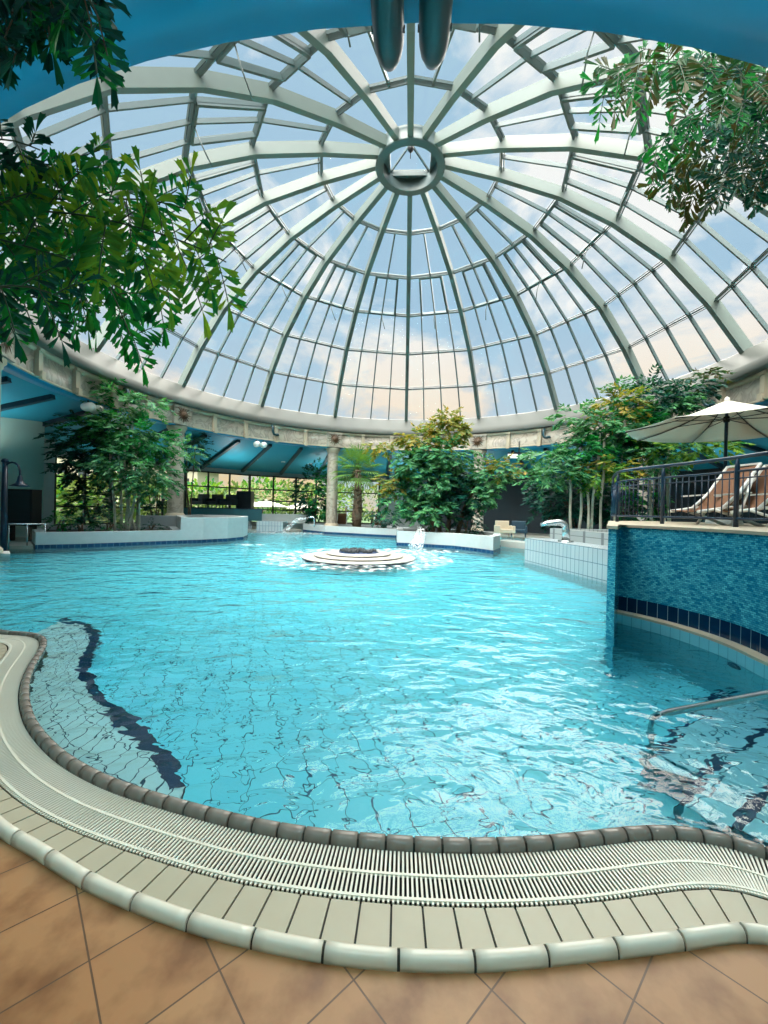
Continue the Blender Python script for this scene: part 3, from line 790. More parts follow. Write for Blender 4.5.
# reclining deck chairs
def deckchair(p, rz, label):
    root = empty('deck_chair', p, label, 'deck chair', 'deck chairs on the terrace')
    T = Matrix.Translation(p) @ Matrix.Rotation(rz, 4, 'Z')
    def t(x, y, z): return T @ Vector((x, y, z))
    W = .3
    for s_ in (-1, 1):
        MB().tube([t(-.62, s_ * W, .22), t(-.1, s_ * W, .30), t(.25, s_ * W, .33)], .028, 6).build('side_rail', M['white'], root)
        MB().tube([t(-.2, s_ * W, .27), t(.12, s_ * W, .55), t(.5, s_ * W, 1.06)], .028, 6).build('back_frame', M['white'], root)
        MB().tube([t(.34, s_ * (W + .03), .84), t(.15, s_ * (W + .03), .3), t(-.05, s_ * (W + .03), .0)], .024, 6).build('leg', M['white'], root)
        MB().tube([t(-.35, s_ * (W + .03), .26), t(.15, s_ * (W + .03), .12), t(.5, s_ * (W + .03), 0.0)], .024, 6).build('leg', M['white'], root)
        MB().bar(t(-.35, s_ * (W + .03), .5), t(.3, s_ * (W + .03), .56), .05, .025).build('armrest', M['white'], root)
    rows = [[t(x, -W, z), t(x, 0, z - .02), t(x, W, z)] for x, z in ((-.6, .235), (-.4, .24), (-.15, .25), (-.02, .34), (.12, .53), (.3, .77), (.49, 1.03))]
    sl = MB().quadstrip(rows, False, False, True).build('sling', M['brown'], root); sl.modifiers.new('s', 'SOLIDIFY').thickness = .012
    MB().bar(t(.5, -W, 1.06), t(.5, W, 1.06), .05, .03).build('head_bar', M['white'], root)
q = xy(716, 7.2); deckchair(Vector((q.x, q.y, ZT)), R(8), 'brown sling deck chair with white frame, left one on the terrace')
q = xy(752, 6.9); deckchair(Vector((q.x, q.y, ZT)), R(4), 'brown sling deck chair with white frame, right one at the frame edge')

# handrail in the water at right
h0, h1 = on(670, 712, .015), at(768, 694.5, 2.55)
hd = (h1 - h0); ht = empty('pool_handrail', h1, 'steel handrail slanting into the water above the submerged steps', 'handrail')
MB().tube([h0 + Vector((-.12, .04, -.9)), h0 + Vector((-.12, .04, -.15)), h0 + Vector((-.07, .03, -.05)), h0, h0 + hd * .5, h1, h1 + hd * .9, h1 + hd * .95 + Vector((0, 0, -.9))], .025, 12).build('rail', M['steel'], ht)

# ------------------------------------------------------------------ columns
collab = {-5: 'round marble column at the left frame edge behind the lamp post', -3: 'round veined marble column right of the left tree',
          -1: 'round veined marble column left of the fan palm', 1: 'round marble column half hidden by the central tree', 3: 'round marble column behind the terrace railing'}
base = {-5: .1, -3: .92, -1: .38, 1: .3, 3: .1}
for idx in (-5, -3, -1, 1, 3):
    a = A0 + R(22.5 * idx); b = base[idx]; c = pol(11.95, a, 0, PC)
    root = empty('column', (c.x, c.y, b), collab[idx], 'column', 'marble columns under the parapet')
    MB().lathe([(.36, b), (.345, b + 1.5), (.33, 5.05)], c, 28).build('shaft', M['marble'], root)
    MB().lathe([(.44, b), (.44, b + .1), (.4, b + .14), (.36, b + .2)], c, 28).build('base', M['cream'], root)
    MB().lathe([(.33, 5.0), (.38, 5.06), (.38, 5.12), (.45, 5.2), (.45, 5.3)], c, 28).build('capital', M['cream'], root)

# ------------------------------------------------------------------ round light fittings under the parapet
pairlab = {-90: 'pair of round spotlights hanging under the parapet above the left tree', -45: 'pair of round white spotlights under the parapet beside the left column',
           180: 'pair of dark green tubular spotlights overhead under the near arch'}
for deg in (-90, -45, 180):
    a = A0 + R(deg); u = Vector((math.cos(a), -math.sin(a), 0)); w = Vector((-math.sin(a), -math.cos(a), 0))
    near = deg == 180; rad = .118 if near else .165
    c0 = pol(11.72 if near else 11.6, a, 5.3 - (.30 if near else .25), PC)
    if near: c0 = Vector((at(411, 62, 3.28).x, 3.28, at(411, 62, 3.24).z + .06))
    root = empty('spotlight', c0, pairlab[deg], 'spotlight')
    for s_ in (-1, 1):
        off = u * (s_ * (.172 if near else .2)); c = c0 + off
        prof = [(-.75, .0), (-.75, .9), (-.7, 1), (-.18, 1), (-.1, .97), (-.02, .82), (.05, .5), (.08, .01)] if near else [(-.3, 0), (-.3, .7), (-.2, 1), (.05, 1), (.12, .8), (.15, .01)]
        rings = [[c + w * d + (u * math.cos(b) + Vector((0, 0, 1)) * math.sin(b)) * rad * max(k, .001) for b in [2 * PI * q / 24 for q in range(24)]] for d, k in prof]
        h = MB().quadstrip(rings, True, False).build('lamp_housing', M['darkgreen_metal'] if near else M['white'], root)
        if near:
            for q in (-1, 1): MB().box(c - w * .2 + u * (q * rad * .98) - Vector((0, 0, .01)), (.02, .03, .03)).build('screw', M['black'], h)
        MB().tube([c - w * (.5 if near else .1), c - w * (.5 if near else .1) + Vector((0, 0, .45 if near else .3))], .03, 8).build('bracket', M['black'], root)

# curved wall lamps on parapet
for deg, lab in ((-83, 'dark hooked lamp on the parapet above the left tree'), (-42, 'dark hooked lamp on the parapet between left column and palm'), (42, 'dark hooked lamp on the parapet left of the tall right trees'), (83, 'dark hooked lamp on the parapet above the parasol'), (-1, 'dark hooked lamp on the parapet above the central tree')):
    if deg == -1: continue
    a = A0 + R(deg); c = pol(11.5, a, 6.2, PC); w = Vector((-math.sin(a), -math.cos(a), 0)); u = Vector((math.cos(a), -math.sin(a), 0))
    root = empty('wall_lamp', c, lab, 'wall lamp', 'hooked lamps on the parapet')
    MB().tube([c - w * .05, c + w * .12 + Vector((0, 0, -.1)), c + w * .14 + Vector((0, 0, -.35)), c + w * .1 + u * .08 + Vector((0, 0, -.5)), c + w * .08 + u * .25 + Vector((0, 0, -.52))], .07, 8).build('arm', M['darkgreen_metal'], root)
    e = c + w * .08 + u * .3 + Vector((0, 0, -.5)); MB().lathe([(.001, .08), (.08, .07), (.12, -.06), (.001, -.06)], e, 12).build('lamp_shade', M['darkgreen_metal'], root)
# twin floodlights below ceiling
for px_, d_, lab in ((205, 24.2, 'twin floodlight bar under the ceiling right of the left column'), (519, 22.5, 'twin floodlight bar under the ceiling right of the central tree')):
    c = at(px_, 443 if px_ < 300 else 456, d_); root = empty('floodlight', c, lab, 'floodlight', 'twin floodlights under the ceiling')
    MB().bar(c + Vector((-.62, 0, .16)), c + Vector((.62, 0, .16)), .05, .05).build('mounting_bar', M['black'], root)
    for s_ in (-1, 1):
        MB().box(c + Vector((s_ * .34, 0, -.02)), (.5, .2, .22)).build('lamp_housing', M['white'], root)
    MB().tube([c + Vector((0, 0, .16)), c + Vector((0, 0, .8))], .03, 6).build('bracket', M['black'], root)

# ------------------------------------------------------------------ fountain
fc = on(358.5, 558, 0); fc.z = 0
ft = empty('fountain', fc, 'low stepped round stone fountain in the middle of the pool', 'fountain')
for r0, z0, z1 in ((1.72, -.1, .05), (1.35, .05, .11), (.98, .11, .17)):
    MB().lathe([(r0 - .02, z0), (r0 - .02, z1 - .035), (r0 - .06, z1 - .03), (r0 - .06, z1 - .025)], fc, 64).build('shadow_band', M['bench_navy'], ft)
    MB().lathe([(r0 - .06, z1 - .025), (r0, z1 - .03), (r0 + .015, z1 - .012), (r0, z1), (r0 - .4, z1 + .01)], fc, 64).build('tier', M['stone'], ft)
MB().lathe([(.62, .17), (.6, .2), (.5, .2), (.001, .19)], fc, 48).build('spring_bed', M['bench_navy'], ft)
mb = MB(); random.seed(3)
for k in range(70):
    a = random.uniform(0, 2 * PI); r = .55 * math.sqrt(random.random()); c = fc + Vector((r * math.cos(a), r * math.sin(a), .2))
    mb.lathe([(.05, 0), (.045, .05), (.02, .08), (.001, .085)], c, 7)
mb.build('pebbles', M['rattan'], ft)['kind'] = 'stuff'

def foam_patch(c, r0, r1, label, sx=1.0, sy=1.0, seed=1, dens='foam'):
    mb = MB(); rings = []; nr = 10; na = 72
    for i in range(nr + 1):
        ring = []
        for k in range(na):
            a = 2 * PI * k / na; r = r0 + (r1 - r0) * i / nr
            r *= 1 + .12 * noise.noise(Vector((math.cos(a) * 2, math.sin(a) * 2, seed)))
            p = Vector((c.x + r * math.cos(a) * sx, c.y + r * math.sin(a) * sy, 0)); p.z = .012 + .03 * abs(noise.noise(p * 5)) * math.sin(PI * (i + .3) / (nr + .6)); ring.append(p)
        rings.append(ring)
    mb.quadstrip(rings, True, False, True)
    return tag(mb.build('foam', M[dens]), label, 'foam', kind='stuff')
foam_patch(fc, 1.75, 2.9, 'ring of white foam on the water around the fountain', seed=1)

# ------------------------------------------------------------------ water jets
def jet(pts, r, name, label, spread=1.0):
    return tag(MB().tube(pts, r, 10).build(name, M['jet']), label, 'water jet', kind='stuff')
b = on(414, 549, 0); t = at(422, 523, 17.4)
jet([Vector((t.x, t.y + .8, .72)), Vector((t.x, t.y + .3, .72)), Vector((t.x - .1, b.y + .3, .55)), Vector((t.x - .2, b.y, .25)), Vector((b.x, b.y - .1, 0))], [.2, .2, .2, .24, .3], 'waterfall', 'white waterfall pouring off the block planter')
foam_patch(on(418, 551), .05, 1.0, 'patch of foam where the waterfall meets the pool', 1.5, .8, 2)
s0 = at(309, 517, 24.5); s1 = on(284, 533, 0)
s0.z = .95
mid = s0.lerp(s1, .45); mid.z = .85
jet([s0, s0.lerp(s1, .2) + Vector((0, 0, .1)), mid, s0.lerp(s1, .75) + Vector((0, 0, .2)), s1], [.04, .05, .08, .12, .2], 'water_jet', 'thin arching water jet left of the fan palm')
foam_patch(s1, .05, 1.6, 'patch of foam under the arching water jet', 1.6, .8, 3)
foam_patch(on(250, 545), .05, .5, 'small foam splash at the tip of the left planter', 1.2, .8, 4)
sb = Vector((s0.x + .3, s0.y + .1, .5))
sp2 = empty('water_spout', sb, 'small dark spout feeding the arching jet beside the left far column', 'water spout')
MB().tube([Vector((sb.x, sb.y, .4)), Vector((sb.x, sb.y, .9)), Vector((sb.x - .1, sb.y, .98)), s0], .05, 8).build('neck', M['steel'], sp2)
s3 = at(422, 521, 17.6)
sp3 = empty('water_spout', (s3.x, s3.y + .6, .6), 'stone spout on the block planter feeding the waterfall', 'water spout')
MB().tube([Vector((s3.x, s3.y + .8, .5)), Vector((s3.x, s3.y + .7, .95)), Vector((s3.x, s3.y + .4, 1.05)), Vector((s3.x, s3.y + .1, .9))], [.1, .09, .09, .08], 8).build('neck', M['steel'], sp3)
# ------------------------------------------------------------------ far deck, bridge, bar
def annulus(r0, r1, a0, a1, z, name, mt, thick=.15):
    n = max(2, int((a1 - a0) / 3)); mb = MB()
    P = lambda r, zz: [pol(r, R(a0 + (a1 - a0) * k / n), zz, PC) for k in range(n + 1)]
    rings = [P(r0, z - thick), P(r0, z), P(r1, z), P(r1, z - thick)]
    mb.quadstrip(rings, False, False, False)
    return mb.build(name, mt)
tag(annulus(13.4, 17.5, -112, -29, .1, 'floor_far_left', M['deck'], 1.3), kind='structure')
tag(annulus(13.4, 17.5, -20, 62, .1, 'floor_far_right', M['deck'], 1.3), kind='structure')
pf = empty('bar_platform', xy(225, 28), 'dark teal raised platform wall behind the left white planter', 'platform')
p0, p1 = xy(176, 24.5), xy(262, 26)
dx = (p1 - p0).normalized(); ny = Vector((-dx.y, dx.x, 0))
MB().prism([p0, p1, p1 + ny * 3.0, p0 + ny * 3.6], .62, 1.32).build('slab', M['teal_dark'], pf)
MB().prism([p0 + ny * .3, p1 - dx * .6 + ny * .3, p1 - dx * .6 + ny * 2.8, p0 + ny * 3.4], -1, .62).build('base_wall', M['greytile'], pf, uv_xz)
MB().bar(p0 + ny * .05 + Vector((0, 0, 1.35)), p1 + ny * .05 + Vector((0, 0, 1.35)), .12, .06).build('edge_trim', M['navy_metal'], pf)
q0, q1 = xy(262, 26.2), xy(316, 27.4); dx2 = (q1 - q0).normalized(); n2 = Vector((-dx2.y, dx2.x, 0))
br_ = empty('footbridge', (q0 + q1) / 2, 'grey footbridge crossing the channel behind the water jet', 'bridge')
MB().prism([q0, q1, q1 + n2 * 1.6, q0 + n2 * 1.6], .5, 1.05).build('beam', M['plaster_grey'], br_)
for s_ in (0, 1): MB().tube([q0 + n2 * (.1 + 1.4 * s_) + Vector((0, 0, 1.9)), q1 + n2 * (.1 + 1.4 * s_) + Vector((0, 0, 1.9))], .03, 6).build('handrail', M['black'], br_)
for k in range(5): MB().tube([q0.lerp(q1, k / 4) + n2 * .1 + Vector((0, 0, 1.05)), q0.lerp(q1, k / 4) + n2 * .1 + Vector((0, 0, 1.9))], .02, 6).build('post', M['black'], br_)
w0, w1 = xy(257, 25.2), xy(283, 25.6)
tag(MB().prism([w0, w1, w1 + Vector((0, 1, 0)), w0 + Vector((0, 1, 0))], -1, .62).build('pool_wall', M['whitetile'], None, uv_xz), 'short white tiled wall in the channel under the footbridge', 'wall')

def armchair(c, rz, label, mt='rattan', grp='dark lounge chairs behind the pool'):
    root = empty('armchair', c, label, 'armchair', grp)
    T = Matrix.Translation(c) @ Matrix.Rotation(rz, 4, 'Z')
    def bx(name, ce, d):
        mb = MB().box((0, 0, 0), d); mb.v = [tuple(T @ (Vector(v) + Vector(ce))) for v in mb.v]; o = mb.build(name, M[mt], root); b = o.modifiers.new('b', 'BEVEL'); b.width = .03; b.segments = 2
    bx('seat', (0, 0, .35), (.8, .7, .22)); bx('backrest', (0, .36, .62), (.8, .14, .62))
    for s_ in (-1, 1):
        bx('armrest', (s_ * .42, 0, .45), (.12, .78, .42))
        for t_ in (-1, 1): bx('leg', (s_ * .38, t_ * .32, .12), (.06, .06, .24))
for px_, lab in ((200, 'dark armchair nearest the left column on the raised platform'), (214, 'dark armchair on the platform, second from the left column'), (228, 'dark armchair on the platform beside the black cabinet')):
    q = xy(px_, 26.6); armchair(Vector((q.x, q.y, 1.32)), R(-10), lab)
q = xy(245, 27.6); cb = empty('cabinet', (q.x, q.y, 1.32), 'tall black cabinet on the raised platform in front of the windows', 'cabinet')
o = MB().box((q.x, q.y, 1.92), (1.0, .6, 1.2)).build('body', M['black'], cb); o.modifiers.new('b', 'BEVEL').width = .03
for s_ in (-.25, .25): MB().box((q.x + s_, q.y - .31, 1.92), (.46, .03, 1.1)).build('door', M['rattan'], cb)
for px_, d_, lab in ((342, 29, 'beige sling deck chair behind the fan palm trunk'), (379, 29, 'beige sling deck chair between fan palm and central tree')):
    q = xy(px_, d_); deckchair(Vector((q.x, q.y, .15)), R(-80), lab)
q = xy(505, 23.5); armchair(Vector((q.x, q.y, .1)), R(10), 'beige armchair in the dark room right of the central tree', 'cream', 'lounge chairs in the dark room')
q = xy(519, 24); armchair(Vector((q.x, q.y, .1)), R(-15), 'dark blue armchair in the dark room right of the central tree', 'beam', 'lounge chairs in the dark room')

# left edge: light wall block, lamp post, cabinet, rail
wa, wb = xy(4, 15.6), xy(43, 16.8); d1 = (wb - wa).normalized(); n1 = Vector((-d1.y, d1.x, 0))
tag(MB().prism([wa - d1 * 3, wb, wb + n1 * .4, wa - d1 * 3 + n1 * .4], 0, 4.75).build('wall_pier', M['wall_green']), kind='structure')
wa, wb = xy(43, 17.6), xy(54, 18.4)
tag(MB().prism([wa, wb, wb + n1 * .4, wa + n1 * .4], 0, 4.2).build('wall_recess', M['plaster_grey']), kind='structure')
q = xy(4, 12.6); lpst = empty('lamp_post', (q.x, q.y, .1), 'navy lamp post with swan-neck arm and bell shade at the left edge', 'lamp post')
MB().tube([Vector((q.x, q.y, -.2)), Vector((q.x, q.y, 2.72))], [.09, .07], 10).build('pole', M['navy_metal'], lpst)
MB().lathe([(.001, 2.8), (.07, 2.78), (.1, 2.7), (.06, 2.66)], (q.x, q.y, 0), 12).build('finial', M['navy_metal'], lpst)
e = q + Vector((RT.x, RT.y, 0)) * .22
MB().tube([Vector((q.x, q.y, 2.1))] + [e + Vector((RT.x, RT.y, 0)) * (-.24 * math.cos(t)) + Vector((0, 0, 2.42 + .26 * math.sin(t) + (.0 if t < PI else 0))) for t in [PI * k / 8 for k in range(0, 9)]] + [e + Vector((RT.x, RT.y, 0)) * .25 + Vector((0, 0, 2.25))], .03, 8).build('arm', M['navy_metal'], lpst)
sh = e + Vector((RT.x, RT.y, 0)) * .25
MB().lathe([(.03, 2.3), (.06, 2.22), (.08, 2.12), (.12, 2.04), (.26, 1.96), (.25, 1.95), (.1, 2.02), (.02, 2.1)], (sh.x, sh.y, 0), 20).build('lamp_shade', M['navy_metal'], lpst)
q = xy(21.5, 14.6); cb = empty('notice_cabinet', (q.x, q.y, .1), 'large black display cabinet in front of the pale wall at left', 'cabinet')
MB().box((q.x, q.y, 1.28), (1.12, .4, 1.28)).build('body', M['black'], cb); MB().box((q.x, q.y - .21, 1.28), (1.0, .02, 1.14)).build('screen', M['rattan'], cb)
for s_ in (-.4, .4): MB().box((q.x + s_, q.y, .37), (.08, .3, .54)).build('leg', M['black'], cb)
ra, rb_ = xy(-30, 12.4), xy(50, 13.4); lr = empty('steel_railing', ra, 'low steel railing beside the pool at the lower left edge', 'railing')
MB().tube([ra + Vector((0, 0, .78)), rb_ + Vector((0, 0, .78))], .025, 8).build('handrail', M['steel'], lr)
for k in range(1, 5):
    p = ra.lerp(rb_, k * .235); MB().tube([p + Vector((0, 0, 0)), p + Vector((0, 0, .78))], .022, 8).build('post', M['steel'], lr)
    if k < 4:
        p2 = ra.lerp(rb_, (k + 1) * .235); mb = MB(); mb.v = [tuple(p + Vector((0, 0, .12))), tuple(p2 + Vector((0, 0, .12))), tuple(p2 + Vector((0, 0, .7))), tuple(p + Vector((0, 0, .7)))]; mb.f = [(0, 1, 2, 3)]; mb.sm = [False]; mb.build('glass_panel', M['winglass'], lr)
tag(MB().prism([xy(-60, 12.3), xy(34, 13.1), xy(30, 14.8), xy(-60, 15.5)], -1.2, .1).build('floor_left_ledge', M['deck']), kind='structure')
tag(MB().prism([xy(-60, 10.9), xy(11, 11.3), xy(10, 11.9), xy(-60, 11.6)], -1.2, .06).build('pool_ledge', M['white']), 'small white ledge corner in the water at the left edge', 'ledge')

# ------------------------------------------------------------------ vegetation
WEDGE_R = [(0, 0), (.3, .07), (.72, .22), (.98, .31), (.92, .17), (1.06, .08)]
WEDGE_L = [(0, 0), (1.06, .08), (.93, -.02), (.90, -.16), (.5, -.13)]
def wedge(mb, p, d, s, n, ll, hand):
    o = len(mb.v); lift = .16
    pts = [(0, 0, 0), (.3, .07, .5), (.72, .22, 1), (.98, .31, 1), (.92, .17, .6), (1.06, .08, 0), (.93, -.02, .4), (.90, -.16, 1), (.5, -.13, .7)]
    for a, b, c in pts:
        q = p + d * (a * ll) + s * (b * ll * hand * .74) + n * (c * lift * ll * .45) - Vector((0, 0, .12 * ll * a * a))
        mb.v.append((q.x, q.y, q.z))
    mb.f.append((o, o + 1, o + 2, o + 3, o + 4, o + 5)); mb.f.append((o, o + 5, o + 6, o + 7, o + 8)); mb.sm += [False, False]

def simple_leaf(mb, p, d, s, ll, w):
    o = len(mb.v); n = d.cross(s)
    a = p + d * (.5 * ll) + s * (w * ll) + n * (.12 * ll); b = p + d * (.5 * ll) - s * (w * ll) + n * (.12 * ll); t = p + d * ll
    mb.v += [(p.x, p.y, p.z), (a.x, a.y, a.z), (t.x, t.y, t.z), (b.x, b.y, b.z)]
    mb.f += [(o, o + 1, o + 2), (o, o + 2, o + 3)]; mb.sm += [False, False]

def rv(k=1.0): return Vector((random.uniform(-k, k), random.uniform(-k, k), random.uniform(-k, k)))

def bip_frond(root, path, plen, nl, ll, mt, seed, gap=.05, updir=.5, downdir=.95, fwd=.5, rad=.009, taper=True, upscale=.6, stemmat='green_stem'):
    """bipinnate fishtail frond: a curved rachis carrying pinnae of wedge leaflets"""
    random.seed(seed); P = resample(smooth(catmull(path, .03), 6), .01); mb = MB(); sm = MB(); tot = len(P) - 1
    sm.tube(resample(P, .08), [rad * (1 - .6 * k / max(1, len(resample(P, .08)) - 1)) for k in range(len(resample(P, .08)))], 6)
    step = max(1, int(gap / .01)); i = int(.08 * tot); side = 1
    while i < tot:
        f = i / tot; p = P[i]; t = (P[min(i + 3, tot)] - P[max(i - 3, 0)]).normalized(); side = -side
        vert = Vector((0, 0, -1)) * downdir if side > 0 else Vector((0, 0, 1)) * updir
        d = (t * fwd + vert + rv(.28) + Vector((0, random.uniform(-.5, .5), 0))).normalized()
        L_ = plen * (1 - .45 * f if taper else 1) * random.uniform(.7, 1.1) * (1 if side > 0 else upscale)
        nrm = (Vector((0, -1, -.2)) + rv(.55)).normalized()
        q = p.copy(); k = max(4, int(nl * L_ / plen)); seg = L_ / k; line = [q.copy()]
        hand = 1
        for j in range(k):
            d = (d + Vector((0, 0, -.07))).normalized(); q = q + d * seg; line.append(q.copy())
            sd = d.cross(nrm).normalized(); g = .55 + .45 * math.sin(PI * min(1, (j + 1.5) / (k + 1)))
            for h in (1, -1):
                ld = (d * .62 + sd * h * .8 + rv(.14)).normalized(); ls = nrm.cross(ld).normalized()
                wedge(mb, q - d * seg * (.5 if h > 0 else 0), ld, ls, nrm, ll * g * random.uniform(.85, 1.15), -h)
        wedge(mb, q, d, d.cross(nrm).normalized(), nrm, ll * 1.1, 1)
        sm.tube(line, .0035 if ll < .16 else .005, 4, False)
        i += step + random.randint(0, max(1, step // 3))
    fr = mb.build('frond', M[mt], root); st_ = sm.build('stem', M[stemmat], fr)
    return fr

def A(*pts): return [at(x, y, d) for x, y, d in pts]

# foreground fishtail palm, left (trunk stands left of the frame)
fpl = empty('fishtail_palm', (-3.6, 2.6, -.02), 'big green fishtail palm branch hanging into view at upper left', 'palm tree')
MB().tube([Vector((-3.6, 2.6, -.02)), Vector((-3.65, 2.6, 1.5)), Vector((-3.6, 2.5, 2.6)), Vector((-3.55, 2.45, 3.6))], [.1, .09, .08, .06], 10).build('trunk', M['bark'], fpl)
F_ = lambda path, plen, nl, ll, mt, seed, **k: bip_frond(fpl, path, plen, nl, ll, mt, seed, **k)
F_(A((-260, 250, 2.3), (-60, 212, 2.35), (0, 210, 2.4), (75, 214, 2.4), (140, 228, 2.4), (195, 246, 2.4), (226, 262, 2.4)), .66, 14, .135, 'leaf_fish', 1, gap=.065)
F_(A((-260, 250, 2.5), (-60, 190, 2.6), (0, 168, 2.7), (55, 165, 2.7), (110, 185, 2.7), (160, 205, 2.7)), .45, 9, .13, 'leaf_deep', 2, gap=.08, upscale=.7)
F_(A((-260, 260, 2.1), (-50, 235, 2.2), (20, 245, 2.3), (80, 265, 2.3), (125, 300, 2.3)), .5, 10, .13, 'leaf_deep', 3, gap=.07)
F_(A((-260, 270, 2.6), (-50, 230, 2.8), (30, 225, 2.9), (110, 245, 2.9), (165, 290, 2.9)), .55, 10, .14, 'leaf_deep', 4, gap=.08)
F_(A((-260, 280, 2.0), (-50, 290, 2.1), (20, 285, 2.2), (70, 300, 2.2)), .42, 9, .115, 'leaf_teal', 5, gap=.07)
F_(A((-260, 280, 2.5), (-40, 200, 2.5), (0, 155, 2.5), (35, 160, 2.5), (70, 200, 2.5)), .4, 9, .12, 'leaf_deep', 6, gap=.07)
F_(A((-200, 260, 2.7), (0, 195, 2.7), (60, 165, 2.7), (100, 150, 2.7)), .25, 6, .12, 'leaf_fish', 8, gap=.1)

F_(A((-260, 250, 2.9), (-60, 250, 3.0), (30, 262, 3.1), (100, 300, 3.1), (140, 340, 3.1)), .5, 11, .14, 'leaf_deep', 9, gap=.08)
F_(A((-260, 250, 2.5), (-60, 215, 2.5), (20, 200, 2.5), (90, 200, 2.5), (150, 200, 2.5), (205, 215, 2.5)), .5, 11, .13, 'leaf_fish', 11, gap=.09)
F_(A((-200, 250, 2.4), (-30, 150, 2.4), (10, 140, 2.4), (40, 150, 2.4)), .3, 8, .12, 'leaf_teal', 12, gap=.07)
F_(A((-260, 320, 2.6), (-60, 310, 2.7), (10, 295, 2.7), (70, 305, 2.7)), .4, 10, .13, 'leaf_deep', 14, gap=.07)
# darker frond at the top left corner
fpt = empty('fishtail_palm', (-2.2, .9, -.02), 'dark fishtail palm frond drooping at the top left corner', 'palm tree')
MB().tube([Vector((-2.2, .9, -.02)), Vector((-2.25, .95, 2.0)), Vector((-2.2, 1.0, 3.6))], [.09, .08, .05], 10).build('trunk', M['bark_dark'], fpt)
for i, (pa, pl_) in enumerate([(A((-260, -60, 1.7), (-60, -50, 1.75), (20, -40, 1.8), (80, -15, 1.8), (100, 20, 1.8)), .36), (A((-250, -40, 1.9), (-50, -20, 1.95), (10, 0, 2.0), (60, 30, 2.0)), .34),
                             (A((-250, 0, 1.7), (-40, 20, 1.75), (5, 40, 1.8), (30, 65, 1.8)), .26), (A((-250, -60, 2.0), (-40, -40, 2.1), (30, -20, 2.1), (75, 0, 2.1)), .42), (A((-250, -20, 1.8), (-60, 0, 1.85), (0, 10, 1.9), (50, 20, 1.9)), .36)]):
    bip_frond(fpt, pa, pl_, 8, .12, 'leaf_teal', 30 + i, gap=.05, updir=.2, downdir=1.2, fwd=.25, stemmat='bark_dark')
bip_frond(fpt, A((-250, -30, 1.7), (0, -20, 1.8), (60, 0, 1.8), (95, 45, 1.8)), .22, 6, .12, 'leaf_deep', 40, gap=.09, updir=.2, downdir=1.2, fwd=.25)

# hanging crown at the right (trunk stands on the terrace right of the frame)
fpr = empty('fishtail_palm', (7.0, 5.6, ZT), 'tall fishtail palm crown hanging under the dome at upper right', 'palm tree')
MB().tube([Vector((7.0, 5.6, ZT)), Vector((7.0, 5.6, 4.0)), Vector((6.9, 5.6, 6.0)), Vector((6.7, 5.7, 7.2))], [.13, .12, .1, .07], 10).build('trunk', M['bark'], fpr)
G_ = lambda path, plen, nl, ll, mt, seed, **k: bip_frond(fpr, path, plen, nl, ll, mt, seed, **k)
G_(A((1050, 110, 5.3), (800, 90, 5.2), (720, 72, 5.2), (650, 62, 5.2), (600, 72, 5.2)), .95, 11, .2, 'leaf_olive', 50, gap=.11, upscale=.3, fwd=.25)
G_(A((1050, 110, 5.6), (800, 80, 5.6), (710, 60, 5.6), (640, 48, 5.6)), .85, 10, .2, 'leaf_deep', 51, gap=.12, upscale=.25, fwd=.2)
G_(A((1050, 160, 5.0), (820, 150, 5.0), (760, 150, 5.0), (700, 160, 5.0), (662, 190, 5.0)), .62, 9, .16, 'leaf_olive', 52, gap=.1)
G_(A((1050, 160, 5.2), (820, 120, 5.2), (750, 105, 5.2), (690, 115, 5.2), (652, 150, 5.2)), .8, 11, .16, 'leaf_deep', 53, gap=.09)
G_(A((1050, 180, 4.8), (830, 165, 4.8), (770, 160, 4.8), (710, 180, 4.8)), .6, 9, .15, 'leaf_teal', 54, gap=.08)
G_(A((1050, 180, 5.1), (840, 130, 5.1), (780, 120, 5.1), (720, 140, 5.1)), .7, 10, .15, 'leaf_teal', 55, gap=.08)

G_(A((1050, 150, 5.6), (830, 120, 5.6), (760, 112, 5.6), (700, 135, 5.6), (672, 170, 5.6)), .8, 12, .17, 'leaf_teal', 56, gap=.08)
G_(A((1050, 100, 5.5), (820, 80, 5.5), (740, 68, 5.5), (680, 60, 5.5)), .8, 11, .19, 'leaf_teal', 57, gap=.1, upscale=.2, fwd=.2)
G_(A((1050, 200, 5.0), (840, 190, 5.0), (790, 180, 5.0), (745, 190, 5.0)), .5, 10, .15, 'leaf_teal', 58, gap=.07)
G_(A((1050, 190, 5.2), (830, 175, 5.2), (770, 172, 5.2), (715, 180, 5.2), (678, 205, 5.2)), .55, 10, .16, 'leaf_olive', 59, gap=.09)
G_(A((1050, 110, 5.4), (800, 78, 5.4), (700, 66, 5.4), (640, 66, 5.4), (592, 88, 5.4)), .9, 12, .19, 'leaf_deep', 60, gap=.1, upscale=.2, fwd=.15)
# trees with layered leafy sprays
def spray(mb, p, d, ln, nl, ll, w, droop=.12):
    q = p.copy(); seg = ln / nl
    for j in range(nl):
        d = (d + Vector((0, 0, -droop))).normalized(); q = q + d * seg
        s = d.cross(Vector((0, 0, 1)) + rv(.3)).normalized()
        for h in (1, -1):
            ld = (d * .6 + s * h * .8 + Vector((0, 0, -.15)) + rv(.15)).normalized(); simple_leaf(mb, q, ld, ld.cross(Vector((0, 0, 1)) + rv(.6)).normalized(), ll * random.uniform(.75, 1.2), w)
    simple_leaf(mb, q, d, d.cross(Vector((0, 0, 1))).normalized(), ll, w)

